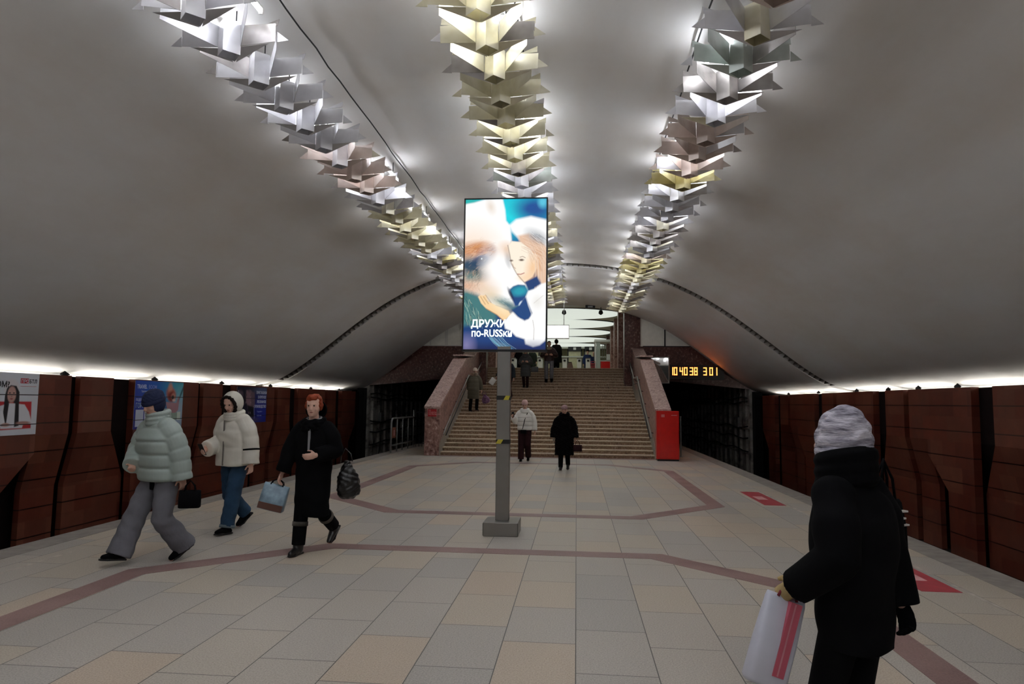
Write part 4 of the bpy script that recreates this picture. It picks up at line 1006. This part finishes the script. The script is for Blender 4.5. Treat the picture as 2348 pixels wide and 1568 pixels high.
# climbing woman in olive
def at_stairs(x, y): return (x, y, step_z(y))
p = Person('woman in a long olive coat climbing the stairs beside the left handrail', at_stairs(-3.60, 23.75), -14, 1.52, lean=12, ground=False, legs=((-4, 6), (26, 34)), head=(12, -10), voxel=.012, curl=1.0,
           arms=(((.25, -.10, -1), (.05, .2, -1)), ((.25, .1, -1), (.1, .1, -1))))
p.trousers('trousers', F['black'], (.05, .042, .038), .98); p.shoes('boot', F['black'], .5, .036)
p.coat('olive_coat', F['olive'], .30, .135, .130, .130, .115, (.052, .050, .042), .14, .03, .78, cuff=.95); p.beanie('pale_hat', F['palehat'], .070, 1.12, .012, .060); p.collar('striped_scarf', fabric('brown_striped_scarf', '#8d7a68', .9, .5), .062, .05, 0, .022)
held_bag('carrier_bag', 'purple and white carrier bag swinging from the climbing woman in olive', 'bag', tuple(p.world(p.J['palm', 1]+V((.10, 0, .0)))), (.30, .07, .32), plain('purple_film', '#6a4668', .45, var=.5, scale=12), .10, (0, math.radians(-16), math.radians(-14)), 'sack')
# half hidden behind the pole
p = Person('person in dark clothes half hidden behind the screen post on the stairs', at_stairs(-2.58, 25.6), 170, 1.62, legs=((-8, 12), (14, 6)), voxel=.013,
           arms=(((.2, 0, -1), (.1, .2, -1)), ((.65, -.1, -1), (.55, .1, -1))))
p.trousers('trousers', F['maroon'], (.056, .046, .042)); p.shoes('shoe', F['black']); p.coat('dark_coat', fabric('dark_slate_cloth', '#20262c'), .44, .115, .115, .120, .11, cuff=.95); p.beanie('dark_hat', F['black'])
held_bag('paper_bag', 'white folded bag swinging from the person half hidden behind the post', 'bag', tuple(p.world(p.J['palm', 1]+V((.07, 0, 0)))), (.22, .03, .26), M['white_paint'], .02, (0, math.radians(35), 0), 'tote')
# grey coat woman descending
p = Person('woman in a long grey quilted coat and pale hat descending the upper flight', at_stairs(-2.10, 28.1), 176, 1.58, legs=((6, 4), (-4, 18)), head=(20, 0), voxel=.012, curl=.9,
           arms=(((.28, .1, -1), (-.45, .8, .15)), ((.28, .1, -1), (-.45, .8, .15))))
p.trousers('trousers', F['maroon'], (.05, .042, .036)); p.shoes('boot', F['black'], .4, .034); p.coat('grey_coat', F['grey'], .30, .135, .130, .132, .115, (.054, .052, .044), .12, .04, .76, cuff=.95); p.beanie('pale_hat', F['palehat'], .068, 1.08); p.collar('hood_collar', F['grey'], .066, .05, 0, .026)
held_bag('shoulder_bag', 'grey shoulder bag at the hip of the woman in the grey quilted coat', 'handbag', tuple(p.world(V((-.38, .02, 1.0)))), (.30, .07, .22), fabric('grey_leather', '#55585c', .5), .12, (0, 0, 0), 'tote')
# man in burgundy jacket
p = Person('man in a burgundy leather jacket and faded jeans descending the upper flight', at_stairs(-1.16, 28.75), 180, 1.74, legs=((3, 3), (10, 10)), head=(16, 0), voxel=.012, curl=1.0, hip=1.25,
           arms=(((.42, .0, -1), (-.55, .75, .1)), ((.42, .0, -1), (-.55, .75, .1))))
p.trousers('jeans', F['jean2'], (.058, .048, .044), .75); p.shoes('boot', F['black'], .75, .044)
p.coat('leather_jacket', F['burg'], .53, .118, .122, .138, .125, (.056, .054, .046), 0, 0, .74, cuff=.95, disp=waves(.003, 30)); p.hair('short_hair', F['brown'], [(0, -.010, .100, (.048, .058, .046))]); p.collar('light_collar', fabric('cream_shearling', '#a59a8c'), .060, .03, 0, .018)
# people in the upper hall
def bystander(label, loc, face, H, coat, leg, hat, hem=.45, w=.125, extra=None):
    p = Person(label, loc, face, H, legs=((-4, 6), (6, 3)), voxel=.016)
    p.trousers('trousers', leg, (.058, .048, .044)); p.shoes('shoe', F['black']); p.coat('coat', coat, hem, w*1.05, w, w*1.05, w*.95, cuff=.97, ex=2.3)
    if hat: p.beanie('hat', hat, .055, 1.08)
    else: p.hair('hair', F['brown'], [(0, -.010, .100, (.048, .058, .046))])
    return p
p = bystander('person in a black hooded coat with their back turned at the stair head', (-1.02, 34.2, ZT), -4, 1.60, F['black'], F['black'], None, .28, .165); p.hood('fur_hood', F['black'], 60, (.062, .07, .074), (0, -.012, .07), .016, F['brown'])
bystander('person in a black jacket at the turnstiles beside the leftmost gates', (-3.35, 39.6, ZT), 4, 1.62, F['black'], F['black'], F['black'], .42, .15)
bystander('person in a dark green jacket waiting right of the grey-coated woman', (-2.62, 40.3, ZT), 178, 1.66, F['green'], F['green'], F['black'], .35, .15)
bystander('attendant in a blue uniform standing by the red barriers', (.68, 43.2, ZT), 190, 1.78, F['blue'], F['blue'], F['black'], .47, .12)
bystander('second attendant in navy beside the staff booth frame', (1.10, 44.3, ZT), 170, 1.74, F['navy'], F['navy'], None, .47, .12)

# ------------------------------------------------------------------ printed and lit pictures, computed on a fine grid
class Pic:
    def __init__(s, w, h, W_, H_):
        """w,h samples; W_,H_ the picture's own drawing units"""
        s.w, s.h, s.W, s.H = w, h, W_, H_
        x = (np.arange(w)+.5)/w*W_; y = (np.arange(h)+.5)/h*H_
        s.X, s.Y = np.meshgrid(x, y); s.c = np.zeros((h, w, 3)); s.px = W_/w
    @staticmethod
    def col(c): return np.array(lin(c)[:3])
    def fill(s, c): s.c[:] = s.col(c)
    def blend(s, a, c):
        c = s.col(c) if isinstance(c, str) else c
        s.c = s.c*(1-a[..., None])+c*a[..., None]
    def vgrad(s, stops):
        ys = [q[0] for q in stops]; cs = np.array([s.col(q[1]) for q in stops])
        return np.stack([np.interp(s.Y, ys, cs[:, k]) for k in range(3)], -1)
    def mask(s, pts, soft):
        inside = np.zeros(s.X.shape, bool); d = np.full(s.X.shape, 1e9); n = len(pts)
        for i in range(n):
            x1, y1 = pts[i]; x2, y2 = pts[(i+1) % n]
            cond = ((y1 > s.Y) != (y2 > s.Y)); 
            with np.errstate(divide='ignore', invalid='ignore'): xi = (x2-x1)*(s.Y-y1)/(y2-y1 if y2 != y1 else 1e-9)+x1
            inside ^= cond & (s.X < xi)
            L = (x2-x1)**2+(y2-y1)**2+1e-9; t = np.clip(((s.X-x1)*(x2-x1)+(s.Y-y1)*(y2-y1))/L, 0, 1)
            d = np.minimum(d, np.hypot(s.X-x1-t*(x2-x1), s.Y-y1-t*(y2-y1)))
        sd = np.where(inside, d, -d); return np.clip(.5+sd/(2*max(soft, s.px*.6)), 0, 1)
    def poly(s, pts, c, soft=1.0, a=1.0): s.blend(s.mask(pts, soft)*a, c)
    def ell(s, cx, cy, rx, ry, c, soft=.15, a=1.0, rot=0):
        r = math.radians(rot); dx, dy = s.X-cx, s.Y-cy; u = dx*math.cos(r)+dy*math.sin(r); v = -dx*math.sin(r)+dy*math.cos(r)
        q = np.hypot(u/rx, v/ry); s.blend(np.clip((1+soft-q)/(2*soft), 0, 1)*a, c)
    def line(s, pts, wd, c, soft=1.0, a=1.0):
        d = np.full(s.X.shape, 1e9)
        for (x1, y1), (x2, y2) in zip(pts[:-1], pts[1:]):
            L = (x2-x1)**2+(y2-y1)**2+1e-9; t = np.clip(((s.X-x1)*(x2-x1)+(s.Y-y1)*(y2-y1))/L, 0, 1)
            d = np.minimum(d, np.hypot(s.X-x1-t*(x2-x1), s.Y-y1-t*(y2-y1)))
        s.blend(np.clip((wd/2-d)/(2*soft)+.5, 0, 1)*a, c)
    def sheet(s, name, w, h, mat, parent):
        """flat sheet in the local XZ plane facing -Y, width w, height h, base at z=0"""
        nx, ny = s.w, s.h
        xs = np.linspace(-w/2, w/2, nx+1); zs = np.linspace(h, 0, ny+1); GX, GZ = np.meshgrid(xs, zs)
        co = np.stack([GX, np.zeros_like(GX), GZ], -1).reshape(-1, 3)
        i, j = np.meshgrid(np.arange(ny), np.arange(nx), indexing='ij'); a = (i*(nx+1)+j).ravel()
        f = np.stack([a, a+nx+1, a+nx+2, a+1], -1)
        me = bpy.data.meshes.new(name); me.from_pydata(co.tolist(), [], f.tolist()); me.materials.append(mat)
        at = me.color_attributes.new('print', 'FLOAT_COLOR', 'CORNER')
        col = np.ones((nx*ny, 4, 4)); col[:, :, :3] = s.c.reshape(-1, 1, 3); at.data.foreach_set('color', col.ravel())
        o = bpy.data.objects.new(name, me); COL.objects.link(o); o.parent = parent; return o

rp = np.random.RandomState(3)
P_ = Pic(220, 396, 765, 1380)                 # drawing units: screen width 765, height 1380
sh_ = lambda pts: [(x-120, y-100) for x, y in pts]
P_.c[:] = P_.vgrad([(0, '#08a0c0'), (200, '#0a86b4'), (500, '#0c5a90'), (1000, '#0b3a70'), (1300, '#153c78'), (1380, '#101a4a')])
P_.ell(430, 130, 130, 150, '#10d8e6', .8); P_.ell(650, 90, 170, 90, '#0a4a94', .6); P_.ell(730, 30, 40, 50, '#58c0dc', .6); P_.ell(30, 20, 120, 40, '#28b4b0', .6)
# the bear's head
P_.poly(sh_([(60, 150), (200, 128), (300, 100), (470, 95), (495, 200), (505, 300), (545, 350), (560, 480), (540, 560), (545, 640), (600, 760), (700, 890), (718, 955), (690, 1010), (640, 1070), (560, 1110), (480, 1100), (400, 1080), (320, 1020), (240, 985), (120, 960), (60, 900)]), '#ffffff', 10)
P_.ell(60, 560, 230, 260, '#f0c9a0', .8, .75); P_.ell(50, 470, 150, 60, '#c98558', .6, .9, -12); P_.ell(190, 470, 95, 50, '#a85a34', .6, .95, 8); P_.ell(258, 500, 34, 62, '#8f4a2c', .6, .9); P_.ell(120, 440, 90, 30, '#d8965e', .8, .8, -14)
P_.ell(50, 800, 170, 80, '#cf9d80', .8, .9); P_.ell(190, 800, 110, 70, '#f0d8c0', .9, .7); P_.ell(95, 665, 105, 62, '#173f4a', .7, .95, 18); P_.ell(30, 610, 70, 70, '#123f58', .7, .95); P_.ell(165, 558, 85, 48, '#0a2a66', .4, 1, -8); P_.ell(110, 600, 90, 40, '#123c5c', .6, .95)
P_.ell(60, 720, 70, 36, '#4c7a78', .8, .8); P_.ell(155, 556, 36, 26, '#061a44', .4, .95); P_.ell(160, 551, 6, 7, '#eef8ff', .5); P_.ell(405, 545, 24, 70, '#4a2e1e', .6, .95, -12); P_.ell(385, 470, 60, 52, '#e2ac70', .9, .8); P_.ell(405, 600, 14, 40, '#2c2430', .6, .8, -25)
P_.ell(330, 640, 130, 190, '#ffffff', .6, .85, -25); P_.ell(360, 955, 120, 42, '#5f8682', .7, .85, 22); P_.ell(430, 985, 70, 26, '#2c5c6c', .7, .8, 12); P_.ell(250, 880, 80, 50, '#e8d2b0', .8, .7); P_.ell(240, 70, 36, 60, '#d9c2ac', .8, .6, -20)
for k in range(150):
    x = rp.uniform(0, 300); y = rp.uniform(410, 520)-(x-180)*.05; P_.line([(x, y), (x-rp.uniform(10, 44), y+rp.uniform(-4, 22))], 2, rp.choice(['#f6d8b8', '#8f4c2c', '#dba070', '#5c3420']), 2, .5)
for k in range(160):
    x = rp.uniform(0, 150); y = rp.uniform(640, 880); P_.line([(x, y), (x+rp.uniform(-26, 10), y+rp.uniform(14, 34))], 2, rp.choice(['#f0dcc4', '#b07858', '#1d4450', '#e8b890']), 2, .45)
for k in range(60):
    x = rp.uniform(280, 460); y = rp.uniform(900, 1000); P_.line([(x, y), (x+rp.uniform(6, 20), y+rp.uniform(6, 16))], 2, rp.choice(['#dfe8dc', '#244c5c', '#8aa8a0']), 2, .5)
# fur of the throat
P_.poly(sh_([(100, 930), (250, 985), (330, 1080), (430, 1150), (420, 1230), (250, 1250), (100, 1270)]), '#3f7678', 25)
for k in range(260):
    x = rp.uniform(0, 290); y = rp.uniform(840, 1120); l = rp.uniform(30, 90); dx = rp.uniform(5, 30)
    if y > 860+x*1.2: P_.line([(x, y), (x+dx*.4, y+l*.5), (x+dx, y+l)], 3, rp.choice(['#8fb4a4', '#cfd8be', '#123844', '#58908c', '#0e3040']), 2.5, .7)
for k in range(70):
    x = rp.uniform(0, 200); y = rp.uniform(330, 860); P_.line([(x, y), (x-rp.uniform(10, 40), y+rp.uniform(8, 26))], 2, rp.choice(['#fff4e4', '#c89878', '#e8c8a8']), 2.5, .35)
# nose
P_.poly(sh_([(545, 935), (580, 905), (625, 890), (690, 895), (720, 950), (700, 1000), (670, 1040), (640, 1080), (600, 1090), (570, 1020)]), '#12407c', 8); P_.ell(520, 850, 75, 42, '#20a0b4', .5, .9, -8); P_.ell(438, 880, 14, 60, '#0c1c44', .5, .9, -25)
P_.line(sh_([(420, 1080), (520, 1108), (600, 1100), (640, 1075)]), 8, '#2c6a80', 6, .8); P_.ell(532, 965, 14, 26, '#e8f6ff', .4, .9, 30)
# girl
P_.poly(sh_([(535, 345), (600, 290), (740, 262), (900, 300), (900, 660), (760, 640), (640, 480), (560, 400)]), '#ffffff', 14)
P_.poly(sh_([(620, 440), (720, 420), (820, 470), (900, 560), (900, 900), (850, 900), (800, 800), (780, 660), (700, 590), (640, 520)]), '#e4bfa4', 14); P_.ell(680, 350, 95, 46, '#8c9298', .8, .75, 28)
for k in range(50):
    x = rp.uniform(600, 740); y = 310+(x-600)*.5+rp.uniform(-30, 40); P_.line([(x, y), (x+40, y+34)], 2.5, rp.choice(['#3c3e48', '#e8e8ea', '#707480']), 2.5, .5)
P_.line(sh_([(640, 500), (720, 560), (800, 640), (840, 760)]), 12, '#b57a58', 10, .6)
P_.poly(sh_([(528, 540), (560, 490), (650, 500), (740, 570), (795, 650), (800, 740), (760, 820), (690, 868), (640, 845), (615, 800), (580, 745), (556, 690), (545, 630)]), '#fbeedb', 6)
P_.ell(640, 640, 50, 110, '#f0b87c', .8, .7, 10); P_.ell(560, 730, 60, 30, '#f6c894', .9, .5); P_.ell(535, 565, 22, 10, '#4a2f24', .5, .9); P_.ell(440, 570, 16, 9, '#4a2f24', .5, .8); P_.line(sh_([(640, 640), (665, 632), (690, 645)]), 5, '#6a4630', 4, .8)
P_.line(sh_([(570, 700), (582, 730), (600, 742)]), 6, '#a87a60', 4, .7); P_.line(sh_([(620, 795), (650, 797), (680, 785)]), 8, '#a8504a', 4, .9); P_.line(sh_([(525, 530), (545, 620), (560, 700), (610, 790), (690, 880)]), 7, '#5c3c2c', 5, .7)
for k in range(60):
    x = rp.uniform(520, 700); y = 340+rp.uniform(0, 130)+(x-520)*.4; P_.line([(x, y), (x+60, y+30), (x+90+rp.uniform(0, 30), y+130)], 2.5, rp.choice(['#fff2e2', '#c89878', '#f0d0b4', '#a87458']), 2.5, .4)
for k in range(22):
    x = rp.uniform(660, 745); P_.line([(x, 560), (x+6, 700), (x+rp.uniform(-8, 14), 840)], 3, rp.choice(['#fff2e2', '#c08a68', '#ecc6a4']), 3, .5)
P_.poly(sh_([(690, 870), (800, 815), (835, 885), (730, 945)]), '#163a70', 8)
# coat, cuff and the hand under the bear's jaw
P_.poly(sh_([(840, 885), (900, 870), (900, 1330), (880, 1400), (830, 1440), (770, 1455), (700, 1430), (690, 1385), (610, 1360), (560, 1310), (510, 1290), (500, 1240), (540, 1170), (580, 1140), (625, 1185), (690, 1220), (730, 1200), (760, 1150), (720, 1060), (700, 1000), (722, 950), (780, 930)]), '#ffffff', 9)
P_.poly(sh_([(690, 1005), (745, 1175), (720, 1205), (650, 1195), (600, 1140), (560, 1135), (640, 1080)]), '#16427c', 6); P_.line(sh_([(700, 1000), (722, 1080), (755, 1165)]), 6, '#c8ccd4', 4); P_.ell(690, 950, 50, 60, '#e0dcd4', .8, .6)
P_.line(sh_([(765, 1215), (778, 1290), (775, 1390)]), 4, '#8a7468', 4, .8); P_.line(sh_([(775, 1060), (860, 990)]), 4, '#b8b0a8', 4, .6)
P_.poly(sh_([(252, 1000), (275, 985), (300, 990), (322, 982), (345, 1040), (430, 1085), (540, 1130), (556, 1160), (500, 1225), (430, 1165), (330, 1110), (280, 1060)]), '#f6d2a0', 5); P_.ell(350, 1010, 90, 30, '#fbe6c0', .8, .7, 30)
for a_, b_ in (((275, 1000), (320, 1070)), ((302, 1000), (350, 1065)), ((322, 985), (375, 1055))): P_.line(sh_([a_, b_]), 5, '#8a5a34', 4, .7)
P_.line(sh_([(330, 1110), (430, 1165), (500, 1225)]), 6, '#a86a34', 5, .7)
for k in range(26):
    x = rp.uniform(220, 360); P_.line([(x, 1270+rp.uniform(-15, 15)), (x+50, 1320), (x+110+rp.uniform(0, 30), 1375)], 2.5, rp.choice(['#8cd0e0', '#c8eef4', '#3a80a8']), 2.5, .5)
P_.ell(30, 1340, 60, 70, '#8c86b4', .9, .7); P_.ell(650, 1345, 160, 40, '#142c6a', .8, .5)
t = thing('advertising_screen', 'tall lit advertising screen on a steel post, showing a bear and a child', 'screen', (-.905, 8.50, 0))
bevel(obj('base_box', MB().box(-.21, .21, -.20, .24, 0, .165), M['steel'], t), .006); obj('base_seam', MB().box(-.212, -.208, -.203, -.198, .01, .155).box(.208, .212, -.203, -.198, .01, .155), M['black'], t)
bevel(obj('post', MB().box(-.083, .083, -.04, .08, .165, 2.3), M['steel'], t), .006)
hs = obj('housing', MB().box(-.535, .535, -.02, .09, 2.235, 4.20), M['black'], t); bevel(hs, .01)
bz = MB().box(-.535, -.518, -.045, -.02, 2.235, 4.20).box(.518, .535, -.045, -.02, 2.235, 4.20).box(-.518, .518, -.045, -.02, 2.235, 2.262).box(-.518, .518, -.045, -.02, 4.185, 4.20)
obj('bezel', bz, M['black'], t)
pic = P_.sheet('picture', 1.036, 1.923, painted('screen_picture', .70), t); pic.location = (0, -.03, 2.262)
WT = glow('white_lettering', '#f4fffb', .70)
text('lettering', 'ДРУЖИТЬ', .128, (-.425, -.034, 2.545), (math.pi/2, 0, 0), WT, t, .0035, .001, sx=.93); text('lettering', 'по-RUSSки', .125, (-.42, -.034, 2.425), (math.pi/2, 0, 0), WT, t, .003, .001, sx=.86)
for k, z in enumerate((1.66, 1.12)):
    g = MB().box(-.086, .086, -.043, .083, z-.026, z+.026); o = obj('hazard_tape', g, M['tape_black'], t)
    ym = MB(); off = .035 if k == 0 else -.055
    ym.prism([(-.035+off, -.0445, z-.026), (.03+off, -.0445, z-.026), (min(.06+off, .085), -.0445, z+.026), (-.005+off, -.0445, z+.026)], (0, .002, 0)); obj('yellow_stripe', ym, M['yellow'], o)

# posters on the left wall
XW = CX-8.07+.004
def poster(label, y0, y1, z0, z1, pic, extra):
    t = thing('wall_poster', label, 'poster', (XW, (y0+y1)/2, z0), math.pi/2)
    obj('backing', MB().box(-(y1-y0)/2, (y1-y0)/2, 0.0, .004, 0, z1-z0).box(-(y1-y0)/2, (y1-y0)/2, -.002, .002, 0, z1-z0), M['white_paint'], t)
    s = pic.sheet('print', y1-y0, z1-z0, painted('poster_print', 0, .5), t); s.location = (0, -.0035, 0)
    for body, size, x, z, mat, bold, sx in extra: text('lettering', body, size, (x, -.006, z), (math.pi/2, 0, 0), mat, t, bold, .0006, sx=sx)
    for zj in (1.634, 1.154):
        if z0 < zj < z1: obj('joint_line', MB().box(-(y1-y0)/2, (y1-y0)/2, -.0065, -.0045, zj-z0-.008, zj-z0+.006), M['black'], t)
    return t
INK = plain('black_ink', '#14141c', .5); WINK = plain('white_ink', '#dfe4f4', .5); RINK = plain('red_ink', '#c22a30', .5); PINK = plain('pale_ink', '#9aa4e0', .5)
q = Pic(210, 120, 175, 100); q.fill('#dfe3ea')
q.poly([(60, 46), (162, 46), (164, 90), (60, 92)], '#c4242c', .8)
q.X -= 8; q.Y += 3
q.ell(112, 27, 15, 14, '#e4dfe2', .15); q.poly([(100, 40), (98, 90), (107, 88), (109, 50), (118, 50), (120, 90), (130, 88), (128, 34), (121, 24), (110, 23), (103, 28)], '#160f16', .8)
q.ell(113, 38, 8.5, 13, '#c99c90', .12); q.poly([(92, 56), (108, 52), (118, 52), (140, 54), (150, 66), (158, 86), (140, 86), (138, 92), (96, 92), (92, 80), (80, 88), (72, 86)], '#e6e6ec', .8)
q.poly([(100, 50), (97, 88), (106, 86), (109, 52)], '#160f16', .8); q.poly([(121, 48), (122, 90), (131, 88), (128, 46)], '#160f16', .8)
q.ell(109, 35.5, 2, .9, '#2a1a1a', .3); q.ell(117, 35.5, 2, .9, '#2a1a1a', .3); q.ell(113, 45, 3, 1, '#a04a48', .3); q.ell(113, 41, 1, 1.3, '#a87868', .4)
q.poly([(76, 66), (98, 64), (104, 84), (84, 87)], '#f0f0f4', .6); q.ell(105, 86, 8, 3, '#c99c90', .3); q.ell(140, 84, 14, 3, '#b88a80', .3); q.ell(80, 84, 9, 4, '#b88a80', .3); q.line([(68, 58), (77, 64)], 1.8, '#f09070', .6)
poster('large white advertising poster with a dark-haired woman, nearest on the left wall', 8.93, 10.68, .985, 1.985, q, [('ПРО БТЛ', .0001, .60, .82, INK, 0, 1), ('С КЕМ?', .0001, -.2, .7, INK, 0, 1)][:0] + [('ПРО', .075, .50, .845, WINK, .001, 1), ('БТЛ', .085, .665, .84, INK, .002, .95), ('С РЕКЛАМНЫМ АГЕНТСТВОМ?'[-3:], .13, .02, .765, INK, .003, 1)])
# the red block behind the word
o_ = [o for o in bpy.data.objects if o.name.startswith('wall_poster')][-1]
obj('red_block', MB().box(.49, .655, -.0052, -.0040, .835, .915), RINK, o_); obj('thin_line', MB().box(.49, .82, -.0052, -.0040, .785, .790), RINK, o_)
q = Pic(210, 120, 175, 100); q.c[:] = q.vgrad([(0, '#2848b4'), (60, '#2a3c9c'), (100, '#2c2c80')])
q.ell(110, 10, 60, 40, '#1c70c8', .8, .9); q.ell(165, 15, 50, 60, '#4cb4c4', .8, .95); q.ell(165, 70, 30, 40, '#b8c8d8', .7, .8)
q.ell(128, 26, 18, 14, '#c8603c', .3, .95, 20); q.ell(124, 14, 8, 12, '#d89884', .4); q.ell(130, 32, 14, 12, '#8a2c20', .3); q.ell(137, 32, 8, 8, '#c88878', .3); q.ell(135, 34, 5, 5, '#301410', .4); q.ell(140, 40, 6, 3, '#e8c8c0', .4)
q.poly([(110, 44), (150, 46), (156, 30), (162, 34), (158, 62), (140, 74), (120, 74)], '#b88890', 1.2); q.ell(170, 20, 3, 20, '#1c4a50', .5, .8, 30)
q.poly([(6, 60), (32, 60), (32, 95), (6, 95)], '#cfd6e8', .5); q.poly([(35, 60), (110, 62), (110, 95), (35, 95)], '#d4dcec', .5); q.poly([(36, 63), (108, 64), (108, 70), (36, 69)], '#c8b088', .5, .6)
for y in (67.5, 74, 81): q.line([(38, y), (72, y)], 1.0, '#3a3a50', .5, .8)
q.line([(38, 90), (70, 91)], 1.4, '#3a3a58', .5, .8); q.poly([(130, 68), (162, 68), (162, 84), (130, 82)], '#9ab0a0', .6); q.poly([(155, 66), (168, 66), (168, 84), (155, 84)], '#d8e4d8', .6)
poster('blue travel agency poster partly behind the person in the sage jacket', 13.20, 14.92, .965, 1.965, q, [('TRAVEL', .115, -.80, .84, WINK, .003, .82), ('BOOM', .115, -.42, .84, PINK, .001, .82), ('Турагентство', .05, -.66, .765, WINK, 0, .9), ('ПОДПИСЫВАЙСЯ И ЛОВИ', .07, -.82, .58, WINK, .001, .85), ('ГОРЯЩИЕ БИЛЕТЫ', .14, -.82, .44, plain('pale_teal_ink', '#a8c0c8', .5), .002, .78)])
q = Pic(210, 120, 175, 100); q.fill('#17152c'); q.ell(150, 70, 60, 50, '#1f2c9c', .6); q.ell(150, 6, 50, 12, '#5c6c8c', .7, .8)
q.poly([(50, 10), (74, 8), (88, 16), (92, 40), (80, 60), (62, 56), (50, 36)], '#8c6c74', 3); q.poly([(76, 14), (100, 14), (104, 46), (90, 70), (80, 50)], '#6c5460', 3); q.poly([(60, 50), (100, 56), (104, 84), (64, 88)], '#0c0a14', 3)
q.ell(20, 30, 12, 16, '#6c5c68', .6); q.ell(60, 92, 60, 6, '#5c5070', .6); q.line([(100, 60), (104, 86)], 6, '#7c7cb4', 2, .7)
for k in range(40): q.ell(rp.uniform(4, 104), rp.uniform(4, 90), 2, 3, rp.choice(['#b8a0a8', '#201824', '#504050']), .6, .6)
poster('dark blue production company poster, farthest of the three on the left wall', 17.43, 19.18, .965, 1.945, q, [('ПРИГЛАШАЕМ', .105, .22, .80, WINK, .003, .85), ('В КРУПНОЕ', .105, .33, .67, WINK, .003, .85), ('РЕКЛАМНОЕ', .105, .28, .54, WINK, .003, .85), ('ПРОИЗВОДСТВО', .105, .13, .41, WINK, .003, .80), ('Подробнее', .06, .30, .28, PINK, .001, 1), ('Ждём вас', .06, .30, .17, PINK, .001, 1)])
